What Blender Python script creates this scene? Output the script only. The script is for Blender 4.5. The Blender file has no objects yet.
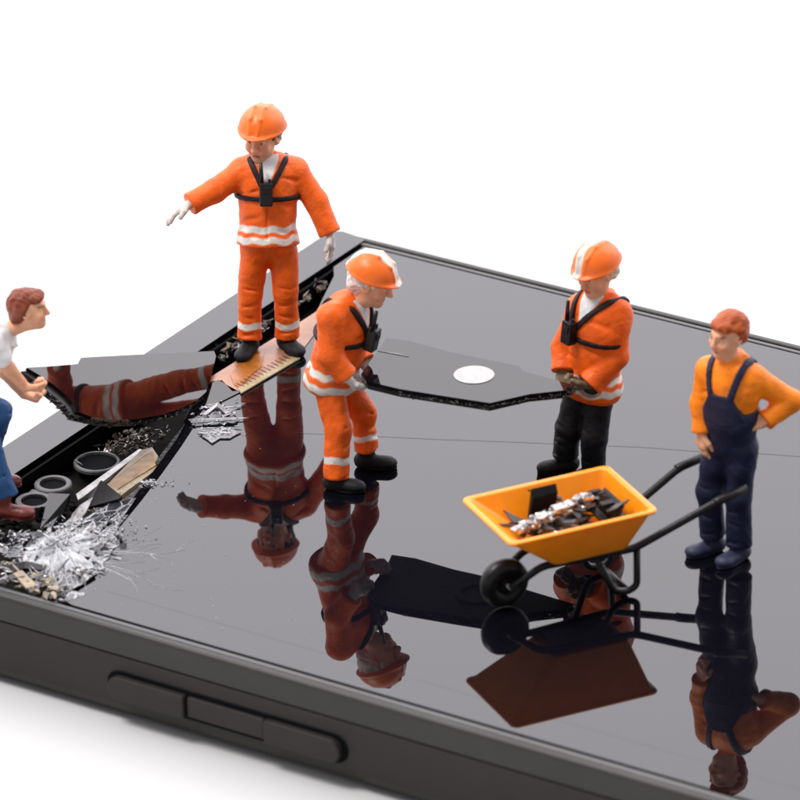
import bpy, bmesh, math, random
import numpy as np
from mathutils import Vector, Matrix, noise
random.seed(7)
SC = bpy.context.scene
COL = SC.collection
V3 = lambda *a: np.array(a, float)

# ------------------------------------------------------------------ camera
# 1 unit = 1 cm.  z = 0 is the top of the phone, +X runs along its long side.
AZ, EL, ROLL, FPX, DIST = math.radians(123), math.radians(26), math.radians(-1.25), 6500.0, 6500.0/133
FW = V3(math.cos(AZ)*math.cos(EL), math.sin(AZ)*math.cos(EL), -math.sin(EL))
RT = np.cross(FW, V3(0, 0, 1)); RT /= np.linalg.norm(RT)
UP = np.cross(RT, FW)
RT, UP = math.cos(ROLL)*RT+math.sin(ROLL)*UP, math.cos(ROLL)*UP-math.sin(ROLL)*RT
EYE = -FW*DIST
cam = bpy.data.cameras.new('camera'); camo = bpy.data.objects.new('camera', cam); COL.objects.link(camo)
camo.matrix_world = Matrix(((RT[0], UP[0], -FW[0], EYE[0]), (RT[1], UP[1], -FW[1], EYE[1]), (RT[2], UP[2], -FW[2], EYE[2]), (0, 0, 0, 1)))
cam.lens = 36*FPX/800; cam.sensor_width = 36; cam.clip_start = 1; cam.clip_end = 3000
cam.dof.use_dof = True; cam.dof.focus_distance = DIST-.3; cam.dof.aperture_fstop = .95
SC.camera = camo
HX, HY = V3(math.sin(AZ), -math.cos(AZ), 0), V3(math.cos(AZ), math.sin(AZ), 0)   # ground directions: right of view, away

def W(px, py, z=0.0):
    d = FW+RT*(px-400)/FPX-UP*(py-400)/FPX
    return EYE+d*((z-EYE[2])/d[2])
def RAY(px, py, base, dep):
    d = FW+RT*(px-400)/FPX-UP*(py-400)/FPX
    return EYE+d*(((base+HY*dep-EYE)@HY)/(d@HY))

# ------------------------------------------------------------------ light: a bright white studio
SC.view_settings.view_transform = 'Standard'; SC.view_settings.look = 'None'
SC.view_settings.exposure = 0; SC.view_settings.gamma = 1
world = bpy.data.worlds.new('World'); SC.world = world; world.use_nodes = True
wn = world.node_tree.nodes; wl = world.node_tree.links
bg = wn['Background']
tc = wn.new('ShaderNodeTexCoord'); sep = wn.new('ShaderNodeVectorMath'); sep.operation = 'DOT_PRODUCT'
wl.new(tc.outputs['Generated'], sep.inputs[0]); sep.inputs[1].default_value = (HY[0]*.93, HY[1]*.93, .36)
mr = wn.new('ShaderNodeMapRange'); mr.interpolation_type = 'SMOOTHSTEP'
for k, v in zip((1, 2, 3, 4), (-.25, .92, .31, 2.95)): mr.inputs[k].default_value = v
wl.new(sep.outputs['Value'], mr.inputs[0]); wl.new(mr.outputs[0], bg.inputs['Strength'])
bg.inputs['Color'].default_value = (.99, .965, 1.01, 1)
def area(name, loc, target, size, power, col=(1, 1, 1)):
    l = bpy.data.lights.new(name, 'AREA'); l.size = size; l.energy = power; l.color = col
    o = bpy.data.objects.new(name, l); COL.objects.link(o); o.location = loc
    o.rotation_euler = (Vector(target)-Vector(loc)).to_track_quat('-Z', 'Y').to_euler()
    return o
area('softbox', tuple(V3(1, -1, 0)-HX*16-HY*6+V3(0, 0, 34)), (1, -1, 0), 10, 9800, (1, .98, .95))
area('rim_softbox', tuple(V3(1, -1, 0)+HX*26+HY*8+V3(0, 0, 26)), (1, -1, 0), 12, 1500)

# ------------------------------------------------------------------ materials
def mat(name, col, rough=.5, metal=0, ior=1.5, var=0, vscale=8, bump=0, bscale=40, coat=0, attr=False, spec=None, sss=0, alpha=None, trans=0, rvar=0):
    m = bpy.data.materials.new(name); m.use_nodes = True; n = m.node_tree.nodes; l = m.node_tree.links
    b = n['Principled BSDF']; b.inputs['Base Color'].default_value = (*col, 1)
    b.inputs['Roughness'].default_value = rough; b.inputs['Metallic'].default_value = metal; b.inputs['IOR'].default_value = ior
    b.inputs['Coat Weight'].default_value = coat; b.inputs['Coat Roughness'].default_value = .12
    b.inputs['Transmission Weight'].default_value = trans
    if spec is not None: b.inputs['Specular IOR Level'].default_value = spec
    if sss: b.inputs['Subsurface Weight'].default_value = sss; b.inputs['Subsurface Radius'].default_value = (.04, .02, .01); b.inputs['Subsurface Scale'].default_value = 1
    t = n.new('ShaderNodeTexCoord')
    src = None
    if attr:
        a = n.new('ShaderNodeAttribute'); a.attribute_name = 'Col'; src = a.outputs['Color']
    if var or rvar:
        nz = n.new('ShaderNodeTexNoise'); nz.inputs['Scale'].default_value = vscale; nz.inputs['Detail'].default_value = 5
        l.new(t.outputs['Object'], nz.inputs['Vector'])
    if var:
        r = n.new('ShaderNodeMapRange'); r.inputs[1].default_value = .3; r.inputs[2].default_value = .7
        r.inputs[3].default_value = 1-var; r.inputs[4].default_value = 1+var; l.new(nz.outputs['Fac'], r.inputs[0])
        mx = n.new('ShaderNodeVectorMath'); mx.operation = 'SCALE'
        if src: l.new(src, mx.inputs[0])
        else: mx.inputs[0].default_value = col
        l.new(r.outputs[0], mx.inputs['Scale']); src = mx.outputs[0]
    if rvar:
        r = n.new('ShaderNodeMapRange'); r.inputs[1].default_value = .3; r.inputs[2].default_value = .7
        r.inputs[3].default_value = rough-rvar; r.inputs[4].default_value = rough+rvar; l.new(nz.outputs['Fac'], r.inputs[0]); l.new(r.outputs[0], b.inputs['Roughness'])
    if src: l.new(src, b.inputs['Base Color'])
    if bump:
        nb = n.new('ShaderNodeTexNoise'); nb.inputs['Scale'].default_value = bscale; nb.inputs['Detail'].default_value = 6
        bp = n.new('ShaderNodeBump'); bp.inputs['Strength'].default_value = bump; bp.inputs['Distance'].default_value = .01
        l.new(t.outputs['Object'], nb.inputs['Vector']); l.new(nb.outputs['Fac'], bp.inputs['Height']); l.new(bp.outputs[0], b.inputs['Normal'])
    return m
M = {}
M['paint'] = mat('hand painted cloth', (1, 1, 1), .44, attr=True, var=.15, vscale=13, bump=.5, bscale=45, spec=.28)
M['skin'] = mat('hand painted skin', (1, 1, 1), .5, attr=True, var=.07, vscale=14, bump=.15, bscale=40, spec=.3, sss=.15)
M['helmet'] = mat('painted helmet', (1, 1, 1), .38, attr=True, var=.06, vscale=10, bump=.12, bscale=40)
M['strap'] = mat('dark strap paint', (.016, .009, .011), .55, spec=.25, var=.3, vscale=14, bump=.3)
M['black'] = mat('satin black plastic', (.008, .007, .008), .36, spec=.35, var=.3, vscale=12, bump=.3, bscale=30)
M['boot'] = mat('boot paint', (.010, .010, .012), .6, spec=.25, var=.4, vscale=14, bump=.5, bscale=40)
M['navyboot'] = mat('navy boot paint', (.024, .028, .068), .55, var=.2, vscale=14, bump=.3, bscale=40)
M['redboot'] = mat('oxblood boot paint', (.17, .025, .018), .4, var=.35, vscale=14, bump=.3, bscale=40)
M['glass'] = mat('dark phone glass', (.003, .003, .0045), .015, ior=1.55)
M['sheet'] = mat('loose dark glass sheet', (.005, .003, .0045), .02, ior=1.44)
M['glassrim'] = mat('dark glass border', (.012, .011, .014), .03, ior=1.6)
M['tornblack'] = mat('torn glossy black edge', (.016, .013, .012), .25, var=.8, vscale=14, bump=1, bscale=20)
M['crackline'] = mat('white crack', (.5, .5, .52), .4)
M['void'] = mat('black recess', (.004, .004, .005), .7, spec=.05)
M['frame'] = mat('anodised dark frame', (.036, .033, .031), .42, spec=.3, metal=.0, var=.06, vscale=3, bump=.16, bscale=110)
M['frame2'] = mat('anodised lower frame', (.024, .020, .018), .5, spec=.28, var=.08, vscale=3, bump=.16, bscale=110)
M['liner'] = mat('rubber liner', (.07, .066, .068), .35)
M['chassis'] = mat('burnt chassis', (.008, .007, .006), .75, spec=.15, var=.6, vscale=9, bump=1, bscale=14)
M['ring'] = mat('camera ring metal', (.12, .117, .12), .5, var=.2, vscale=20)
M['tan'] = mat('brass adhesive strip', (.28, .16, .065), .45, var=.35, vscale=10, bump=.4, bscale=20)
M['cream'] = mat('cream battery film', (.36, .29, .20), .45, var=.25, vscale=8, bump=.3, bscale=20)
M['copper'] = mat('pink copper flex', (.36, .17, .10), .35, var=.15, vscale=6, bump=.2, bscale=16)
M['amber'] = mat('amber polyimide film', (.33, .105, .012), .3, var=.35, vscale=8, bump=.2)
M['gold'] = mat('pale gold contacts', (.36, .28, .16), .4, var=.2, vscale=20)
M['foil'] = mat('crumpled grey foil', (.28, .27, .27), .3, metal=.75, var=.6, vscale=9, bump=.6, bscale=18)
M['browncrumb'] = mat('burnt brown crumbs', (.09, .065, .045), .45, metal=.3, var=.9, vscale=16, bump=.6)
M['crush'] = mat('crushed white glass', (.50, .51, .53), .2, var=.25, vscale=26, ior=1.6)
M['frost'] = mat('frosted cracked glass', (.17, .17, .185), .14, var=.5, vscale=22, bump=1, bscale=24)
M['crushgrey'] = mat('grey cracked glass', (.3, .3, .33), .08, ior=1.9, var=.3, vscale=12)
M['clear'] = mat('clear glass sliver', (.9, .93, .95), .03, trans=.9, ior=1.5)
M['tray'] = mat('orange plastic tray', (1.0, .31, .005), .34, var=.09, vscale=5, bump=.12, bscale=24, sss=.2)
M['chrome'] = mat('crumpled chrome part', (.45, .42, .40), .2, metal=1, var=.8, vscale=16, bump=1, bscale=18)
M['white'] = mat('white button', (.40, .395, .385), .4, var=.12, vscale=16, bump=.3, bscale=20)
M['purple'] = mat('violet sheen coating', (.10, .08, .16), .05, ior=2.0)
M['floor'] = mat('white studio sweep', (.60, .60, .60), .7, spec=.1)

# ------------------------------------------------------------------ object helpers
def tag(o, label=None, cat=None, group=None, kind=None):
    if label: o['label'] = label
    if cat: o['category'] = cat
    if group: o['group'] = group
    if kind: o['kind'] = kind
    return o
def empty(name, loc, *a, **k):
    o = bpy.data.objects.new(name, None); COL.objects.link(o); o.location = tuple(loc); o.empty_display_size = .2
    return tag(o, *a, **k)
def link(name, me, m, parent=None, origin=None):
    """me is in world coordinates; origin = where the thing stands"""
    o = bpy.data.objects.new(name, me); COL.objects.link(o)
    if m and not me.materials: me.materials.append(m)
    og = Vector(origin) if origin is not None else (Vector(parent['_o']) if parent and '_o' in parent else (parent_world(parent) if parent else Vector()))
    me.transform(Matrix.Translation(-og))
    if parent:
        o.parent = parent; o.location = og-parent_world(parent)
    else: o.location = og
    return o
def parent_world(p):
    v = Vector(p.location)
    while p.parent: p = p.parent; v += Vector(p.location)
    return v
class MB:
    def __init__(s): s.b = bmesh.new()
    def poly(s, pts, faces):
        vs = [s.b.verts.new(tuple(p)) for p in pts]
        for f in faces:
            try: s.b.faces.new([vs[i] for i in f])
            except ValueError: pass
    def box(s, c, ax, ay, az):            # centre and three half vectors
        c, ax, ay, az = map(np.asarray, (c, ax, ay, az)); P = []
        for k in (-1, 1):
            for j in (-1, 1):
                for i in (-1, 1): P.append(c+ax*i+ay*j+az*k)
        s.poly(P, [(0, 2, 3, 1), (4, 5, 7, 6), (0, 1, 5, 4), (1, 3, 7, 5), (3, 2, 6, 7), (2, 0, 4, 6)]); return s
    def prism(s, pts, thick, n=None):     # 3-D outline pts (top face), extruded down by thick along n
        P = [np.asarray(p, float) for p in pts]; N = len(P)
        n = np.array([0, 0, -1.]) if n is None else np.asarray(n)
        s.poly(P+[p+n*thick for p in P], [tuple(range(N)), tuple(range(2*N-1, N-1, -1))]+[(i, i+N, (i+1) % N+N, (i+1) % N) for i in range(N)]); return s
    def tube(s, pts, r, seg=10, closed=False, flat=None):
        P = [Vector(tuple(p)) for p in pts]; N = len(P); rr = r if hasattr(r, '__len__') else [r]*N; rings = []
        nrm = None
        for i, p in enumerate(P):
            a = P[i-1] if (i or closed) else p; b = P[(i+1) % N] if (i < N-1 or closed) else p
            t = (b-a).normalized()
            if nrm is None: nrm = t.orthogonal().normalized()
            nrm = (nrm-t*nrm.dot(t)).normalized(); bi = t.cross(nrm)
            rings.append([s.b.verts.new(p+(nrm*math.cos(q)+bi*math.sin(q))*rr[i]) for q in [2*math.pi*k/seg for k in range(seg)]])
        for i in range(N if closed else N-1):
            A, B = rings[i], rings[(i+1) % N]
            for k in range(seg): s.b.faces.new((A[k], A[(k+1) % seg], B[(k+1) % seg], B[k]))
        if not closed: s.b.faces.new(rings[0][::-1]); s.b.faces.new(rings[-1])
        return s
    def crumb(s, c, r, seed, sq=(1, 1, 1), rot=None):
        R = Matrix.Rotation(seed*1.7, 3, 'Z') @ Matrix.Rotation(seed*2.3, 3, 'X') if rot is None else rot
        q = bmesh.ops.create_icosphere(s.b, subdivisions=2, radius=1)['verts']
        for v in q:
            d = v.co.copy(); k = 1+.75*noise.noise(d*1.9+Vector((seed*3.1, seed, 0)))+.25*noise.noise(d*5+Vector((seed, 0, 2)))
            v.co = Vector(tuple(c))+R @ Vector((d.x*sq[0], d.y*sq[1], d.z*sq[2]))*r*k
        return s
    def build(s, name, m, parent=None, origin=None, bevel=0, smooth=False, segs=2, normals=True):
        me = bpy.data.meshes.new(name)
        if normals: bmesh.ops.recalc_face_normals(s.b, faces=s.b.faces)
        s.b.to_mesh(me); s.b.free()
        if smooth:
            me.polygons.foreach_set('use_smooth', [True]*len(me.polygons))
        o = link(name, me, m, parent, origin)
        if bevel:
            bv = o.modifiers.new('bevel', 'BEVEL'); bv.width = bevel; bv.segments = segs; bv.limit_method = 'ANGLE'; bv.angle_limit = .6; bv.harden_normals = False
        return o
def smoothpath(P, n=6):
    P = [np.asarray(p, float) for p in P]; out = []
    Q = [2*P[0]-P[1]]+P+[2*P[-1]-P[-2]]
    for i in range(1, len(Q)-2):
        a, b, c, d = Q[i-1:i+3]
        for k in range(n):
            t = k/n; out.append(.5*((2*b)+(c-a)*t+(2*a-5*b+4*c-d)*t*t+(3*b-a-3*c+d)*t**3))
    return out+[P[-1]]
def filletpath(P, r, n=4):
    P = [np.asarray(p, float) for p in P]; out = [P[0]]
    for a, b, c in zip(P, P[1:], P[2:]):
        u = (a-b); v = (c-b); lu, lv = np.linalg.norm(u), np.linalg.norm(v); q = min(r, lu*.45, lv*.45); s0 = b+u/lu*q; s1 = b+v/lv*q
        for k in range(n+1): t = k/n; out.append(s0*(1-t)**2+2*b*t*(1-t)+s1*t*t)
    return out+[P[-1]]

# ------------------------------------------------------------------ implicit surfaces (for the figures)
class SDF:
    def __init__(s, lo, hi, h):
        s.lo = np.asarray(lo, float); s.h = h; s.n = np.ceil((np.asarray(hi)-s.lo)/h).astype(int)+1
        s.F = np.full(s.n, 9., np.float32)
    def block(s, lo, hi):
        a = np.clip(np.floor((np.asarray(lo)-s.lo)/s.h).astype(int), 0, s.n-1); b = np.clip(np.ceil((np.asarray(hi)-s.lo)/s.h).astype(int)+1, 1, s.n)
        g = [(s.lo[i]+s.h*np.arange(a[i], b[i])).astype(np.float32) for i in range(3)]
        return (slice(a[0], b[0]), slice(a[1], b[1]), slice(a[2], b[2])), np.meshgrid(*g, indexing='ij')
    def put(s, lo, hi, fn, k, sub=False):
        sl, (X, Y, Z) = s.block(np.asarray(lo)-.05-k, np.asarray(hi)+.05+k)
        if X.size == 0: return s
        d = fn(X, Y, Z); A = s.F[sl]
        if sub:
            d = -d; q = np.maximum(k-np.abs(A-d), 0)/max(k, 1e-6); s.F[sl] = np.maximum(A, d)+q*q*k*.25
        else:
            q = np.maximum(k-np.abs(A-d), 0)/max(k, 1e-6); s.F[sl] = np.minimum(A, d)-q*q*k*.25
        return s
    def cap(s, a, b, ra, rb=None, k=.02, sub=False):
        a = np.asarray(a, float); b = np.asarray(b, float); rb = ra if rb is None else rb; R = max(ra, rb); ba = b-a; L2 = ba@ba+1e-9
        def f(X, Y, Z):
            px, py, pz = X-a[0], Y-a[1], Z-a[2]; t = np.clip((px*ba[0]+py*ba[1]+pz*ba[2])/L2, 0, 1)
            return np.sqrt((px-t*ba[0])**2+(py-t*ba[1])**2+(pz-t*ba[2])**2)-(ra+(rb-ra)*t)
        return s.put(np.minimum(a, b)-R, np.maximum(a, b)+R, f, k, sub)
    def chain(s, P, R, k=.02):
        for i in range(len(P)-1): s.cap(P[i], P[i+1], R[i], R[i+1], k)
        return s
    def ell(s, c, r, fr=None, k=.02, sub=False):
        c = np.asarray(c, float); fr = np.eye(3) if fr is None else fr; R = max(r)
        def f(X, Y, Z):
            x, y, z = X-c[0], Y-c[1], Z-c[2]
            u = [(x*fr[i][0]+y*fr[i][1]+z*fr[i][2]) for i in range(3)]
            k0 = np.sqrt(sum((u[i]/r[i])**2 for i in range(3))); k1 = np.sqrt(sum((u[i]/r[i]**2)**2 for i in range(3)))+1e-6
            return k0*(k0-1)/k1
        return s.put(c-R, c+R, f, k, sub)
    def rbox(s, c, r, fr, rad=.01, k=.01):
        c = np.asarray(c, float); R = np.linalg.norm(r)
        def f(X, Y, Z):
            x, y, z = X-c[0], Y-c[1], Z-c[2]
            q = [np.abs(x*fr[i][0]+y*fr[i][1]+z*fr[i][2])-(r[i]-rad) for i in range(3)]
            return np.sqrt(sum(np.maximum(v, 0)**2 for v in q))+np.minimum(np.maximum(np.maximum(q[0], q[1]), q[2]), 0)-rad
        return s.put(c-R, c+R, f, k)
    def whole(s):
        return np.meshgrid(*[(s.lo[i]+s.h*np.arange(s.n[i])).astype(np.float32) for i in range(3)], indexing='ij', sparse=True)
    def wrinkle(s, amp, freq, seed=0):
        X, Y, Z = s.whole(); r = np.random.RandomState(seed); d = 0
        wx = .6*np.sin(freq*.35*Y+freq*.3*Z+seed); wz = .6*np.sin(freq*.4*X-freq*.25*Z+seed*2)
        for i in range(5):
            v = r.normal(size=3); v[2] *= 1.3; v = v/np.linalg.norm(v)*freq*(.6+.28*i)
            d = d+np.sin(v[0]*X+v[1]*Y+v[2]*Z+wx*1.5+wz+r.rand()*6)/(1+.35*i)
        s.F += (amp*.45*d).astype(np.float32); return s
    def clip(s, fn, k=.01):               # keep where fn < 0
        X, Y, Z = s.whole(); d = fn(X, Y, Z)+0*s.F; q = np.maximum(k-np.abs(s.F-d), 0)/k; s.F = (np.maximum(s.F, d)+q*q*k*.25).astype(np.float32); return s
    def mesh(s, name, colfn=None):
        F = s.F.copy(); F[0], F[-1], F[:, 0], F[:, -1], F[:, :, 0], F[:, :, -1] = (1,)*6
        I = F < 0; n = I.shape
        cnt = np.zeros([x-1 for x in n], np.int8)
        for dx in (0, 1):
            for dy in (0, 1):
                for dz in (0, 1): cnt += I[dx:n[0]-1+dx, dy:n[1]-1+dy, dz:n[2]-1+dz]
        act = (cnt > 0) & (cnt < 8); ci = np.argwhere(act); idx = -np.ones(act.shape, np.int32); idx[act] = np.arange(len(ci))
        acc = np.zeros((len(ci), 3)); num = np.zeros(len(ci))
        C = [(dx, dy, dz) for dx in (0, 1) for dy in (0, 1) for dz in (0, 1)]
        for a in C:
            for ax in range(3):
                if a[ax]: continue
                b = list(a); b[ax] = 1
                fa = F[ci[:, 0]+a[0], ci[:, 1]+a[1], ci[:, 2]+a[2]]; fb = F[ci[:, 0]+b[0], ci[:, 1]+b[1], ci[:, 2]+b[2]]
                c = (fa < 0) != (fb < 0); t = np.where(c, fa/np.where(c, fa-fb, 1), 0)
                p = np.tile(np.array(a, float), (len(ci), 1)); p[:, ax] = t; acc[c] += p[c]; num += c
        V = s.lo+(ci+acc/num[:, None])*s.h
        Q = []
        for ax in range(3):
            o1, o2 = [(1, 2), (2, 0), (0, 1)][ax]
            sa = [slice(None)]*3; sb = [slice(None)]*3; sa[ax] = slice(0, n[ax]-1); sb[ax] = slice(1, n[ax])
            A = I[tuple(sa)]; B = I[tuple(sb)]; e = np.argwhere(A != B); e = e[(e[:, o1] > 0) & (e[:, o2] > 0)]
            e = e[(e[:, o1] < n[o1]-1) & (e[:, o2] < n[o2]-1)]
            fl = A[e[:, 0], e[:, 1], e[:, 2]]
            def cell(d1, d2):
                q = e.copy(); q[:, o1] -= d1; q[:, o2] -= d2; return idx[q[:, 0], q[:, 1], q[:, 2]]
            q = np.stack([cell(1, 1), cell(0, 1), cell(0, 0), cell(1, 0)], 1)
            q[~fl] = q[~fl][:, ::-1]; Q.append(q)
        Q = np.concatenate(Q); me = bpy.data.meshes.new(name)
        me.vertices.add(len(V)); me.vertices.foreach_set('co', V.astype(np.float32).ravel())
        me.loops.add(Q.size); me.loops.foreach_set('vertex_index', Q.astype(np.int32).ravel())
        me.polygons.add(len(Q)); me.polygons.foreach_set('loop_start', np.arange(0, Q.size, 4, dtype=np.int32))
        me.polygons.foreach_set('use_smooth', np.ones(len(Q), bool)); me.update(calc_edges=True); me.validate()
        if colfn is not None:
            c = np.ones((len(V), 4), np.float32); c[:, :3] = colfn(V)
            at = me.color_attributes.new('Col', 'FLOAT_COLOR', 'POINT'); at.data.foreach_set('color', c.ravel())
        return me

def nrm(v): v = np.asarray(v, float); return v/np.linalg.norm(v)
def sm(x, a, b): t = np.clip((x-a)/(b-a), 0, 1); return t*t*(3-2*t)
def mixc(c, col, w): return c*(1-w[:, None])+np.array(col)*w[:, None]
ORANGE = (.88, .128, .009); WHITE = (.78, .75, .68); YELOR = (.95, .235, .007)

def facing(phi):
    p = math.radians(phi); f = HX*math.sin(p)-HY*math.cos(p); l = HX*math.cos(p)+HY*math.sin(p); return f, l
def frame_up(up, phi):
    f, l = facing(phi); up = nrm(up); l = nrm(l-up*(l@up)); return [l, np.cross(l, up), up]      # left, front, up
def frame_head(phi, pitch, roll=0):
    f, l = facing(phi); p = math.radians(pitch); z = V3(0, 0, 1)
    fr = math.cos(p)*f-math.sin(p)*z; u = np.cross(fr, l); u = u if u[2] > 0 else -u
    r = math.radians(roll); l2 = math.cos(r)*l+math.sin(r)*u; u2 = math.cos(r)*u-math.sin(r)*l
    return [l2, fr, u2]
def at(o, fr, a, b, c): return o+fr[0]*a+fr[1]*b+fr[2]*c
def loc(V, o, fr): d = V-o; return d@fr[0], d@fr[1], d@fr[2]

def add_hand(S, w, d, n, side, curl, sc=1.0, glove=0.0, k=.008, spread=1.0, thumb=.5):
    d = nrm(d); n = nrm(np.asarray(n)-d*(np.asarray(n)@d)); t = np.cross(d, n)*side; g = glove
    lens = [(.044, .03, .022), (.05, .034, .024), (.047, .031, .023), (.036, .024, .019)]
    for i in range(4):
        off = (.037-.0245*i)*sc; b = w+d*(.088-.006*abs(i-1))*sc+t*off
        S.cap(w+t*off*.45, b, .022*sc+g, .02*sc+g, .012)
        dd = nrm(d+t*(.10-.07*i)*spread); q = b; r = .0145*sc+g
        cv = curl[i] if hasattr(curl, '__len__') else curl*(1+.07*i)
        for j, L in enumerate(lens[i]):
            a = math.radians(cv)*(.7 if j == 0 else 1.05); c, s_ = math.cos(a), math.sin(a)
            nn = nrm(n-dd*(n@dd)) if j == 0 else nn
            dd, nn = dd*c+nn*s_, nn*c-dd*s_
            e = q+dd*L*sc; S.cap(q, e, r, r*.92, k if j else .01); q = e; r *= .93
    b = w+d*.022*sc+t*.034*sc; e1 = b+nrm(d*.75+t*.6+n*thumb*.6)*.05*sc; e2 = e1+nrm(d*.85+t*.15+n*thumb)*.042*sc
    S.cap(w+d*.01*sc, b, .02*sc+g, .019*sc+g, .012); S.cap(b, e1, .018*sc+g, .016*sc+g, .01); S.cap(e1, e2, .016*sc+g, .0125*sc+g, .006)

SKIN = np.array((.78, .40, .24))
def person(base_px, label, J, phi, headf, hands, look, outfit, group=None, seed=1, hs=1.0):
    """J: joints as (px, py, depth); keys head neck hip shL shR elL elR wrL wrR hpL hpR knL knR anL anR"""
    base = W(*base_px); root = empty('person', base, label, 'figurine', group)
    P = {k: RAY(v[0], v[1], base, v[2]) for k, v in J.items()}
    allp = np.array(list(P.values())); lo = allp.min(0)-.34; hi = allp.max(0)+.3; lo[2] = -.03
    T = frame_up(P['neck']-P['hip'], phi); O = P['hip']; L = np.linalg.norm(P['neck']-P['hip'])
    H = frame_head(*headf); hc = P['head']; E = lambda a, b, c: at(hc, H, a*hs, b*hs, c*hs)
    # torso helper used for skin (inset) and clothes
    def torso(S, g, top=True, low=True):
        if low: S.ell(at(O, T, 0, -.01, .0), (.185+g, .145+g, .17+g), T, .05)
        S.ell(at(O, T, 0, .0, L*.33), (.18+g, .142+g, .22+g), T, .06)
        if top:
            S.ell(at(O, T, 0, .005, L*.68), (.205+g, .15+g, .23+g), T, .06)
            for sd in ('L', 'R'): S.cap(at(O, T, 0, -.01, L*.93), P['sh'+sd], .055+g, .07+g, .07)
    def arm(S, sd, g, r=(.072, .062, .047), end=1.0, k=.04, ext=0):
        a, b, c = P['sh'+sd], P['el'+sd], P['wr'+sd]; c = b+(c-b)*end
        S.cap(a, b, r[0]+g, r[1]+g, k).cap(b, c, r[1]+g, r[2]+g, .03)
        if ext: S.cap(c-nrm(c-b)*.01, c, r[2]+g+ext, r[2]+g+ext, .02)
    def leg(S, sd, g, r=(.105, .078, .06), k=.05, end=1.0):
        a, b, c = P['hp'+sd], P['kn'+sd], P['an'+sd]; S.cap(a, b, r[0]+g, r[1]+g, k).cap(b, b+(c-b)*end, r[1]+g, r[2]+g, .03)
    gl = {sd: look.get('glove'+sd) for sd in 'LR'}
    def hand(S, sd, g=0.):
        h = hands[sd]; add_hand(S, P['wr'+sd], h['d'], h['n'], (1 if sd == 'R' else -1)*h.get('flip', 1), h.get('curl', 25), h.get('sc', 1.2), g, thumb=h.get('thumb', .5))
    # ---- body: one continuous skin
    S = SDF(lo, hi, .0088)
    torso(S, -.03)
    for sd in 'LR':
        arm(S, sd, -.018 if not look.get('bare') else -.013); leg(S, sd, -.03, (.1, .075, .062)); S.cap(P['an'+sd], P['an'+sd]-V3(0, 0, .02), .03, .03)
        if not gl[sd]: S.cap(P['el'+sd], P['wr'+sd], .045, .032, .02)
        if not gl[sd]: hand(S, sd)
        else: S.cap(P['wr'+sd], P['wr'+sd]+nrm(hands[sd]['d'])*.05, .022, .018, .01)
    S.cap(at(O, T, 0, 0, L*.92), E(0, .03, -.09), .07*hs, .066*hs, .04)
    S.ell(E(0, -.02, .035), np.array((.115, .135, .125))*hs, H, .03).ell(E(0, .03, -.05), np.array((.088, .1, .118))*hs, H, .04)
    S.ell(E(0, .095, -.132), np.array((.04, .035, .034))*hs, H, .04)
    S.cap(E(-.04, .122, .036), E(.04, .122, .036), .018*hs, None, .03)
    for s_ in (-1, 1):
        S.ell(E(s_*.045, .145, .012), np.array((.03, .026, .02))*hs, H, .018, sub=True)
        S.ell(E(s_*.043, .112, .01), np.array((.02, .018, .014))*hs, H, .006)
        S.ell(E(s_*.052, .095, -.042), np.array((.034, .032, .034))*hs, H, .03)
        S.ell(E(s_*.112, .0, -.005), np.array((.016, .032, .042))*hs, H, .01).ell(E(s_*.124, .004, .0), np.array((.01, .018, .024))*hs, H, .006, sub=True)
    S.cap(E(0, .13, .02), E(0, .158, -.035), .014*hs, .02*hs, .015)
    for s_ in (-1, 1): S.ell(E(s_*.018, .145, -.04), np.array((.014, .014, .011))*hs, H, .01)
    S.cap(E(-.026, .117, -.082), E(.026, .117, -.082), .011*hs, None, .008).cap(E(-.022, .118, -.098), E(.022, .118, -.098), .012*hs, None, .008)
    S.wrinkle(.0012, 60, seed)
    hairc = np.array(look.get('brow', (.25, .09, .04)))
    def skincol(V):
        c = np.tile(SKIN, (len(V), 1)); a, b, z = loc(V, hc, H); a, b, z = a/hs, b/hs, z/hs; f = (b > .05)*1.
        c = mixc(c, (.72, .24, .15), .5*np.exp(-((np.abs(a)-.055)**2+(z+.045)**2)/.0009)*f)
        c = mixc(c, (.70, .25, .16), .5*np.exp(-(a**2+(z+.035)**2)/.0005)*(b > .12))
        c = mixc(c, hairc, .8*f*(1-sm(np.abs(z-.04-.12*(.045-np.abs(np.abs(a)-.045))), .006, .011))*(1-sm(np.abs(np.abs(a)-.045), .02, .03)))
        c = mixc(c, (.75, .68, .6), .8*f*(1-sm(((np.abs(a)-.043)/.02)**2+((z-.01)/.009)**2, .7, 1.2)))
        c = mixc(c, (.03, .015, .012), f*(1-sm(((np.abs(a)-.043)/.009)**2+((z-.01)/.009)**2, .6, 1.3)))
        c = mixc(c, (.55, .13, .09), .75*f*(1-sm((a/.032)**2+((z+.09)/.016)**2, .7, 1.2)))
        c = mixc(c, (.16, .04, .03), .8*f*(1-sm(np.abs(z+.09), .0025, .006))*(1-sm(np.abs(a), .024, .03)))
        if look.get('stubble'): c = mixc(c, (.40, .22, .16), .35*f*sm(-z, .06, .1)*(1-sm((a/.035)**2+((z+.09)/.018)**2, 1.3, .9)))
        return c
    link('body', S.mesh('body', skincol), M['skin'], root)
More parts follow.
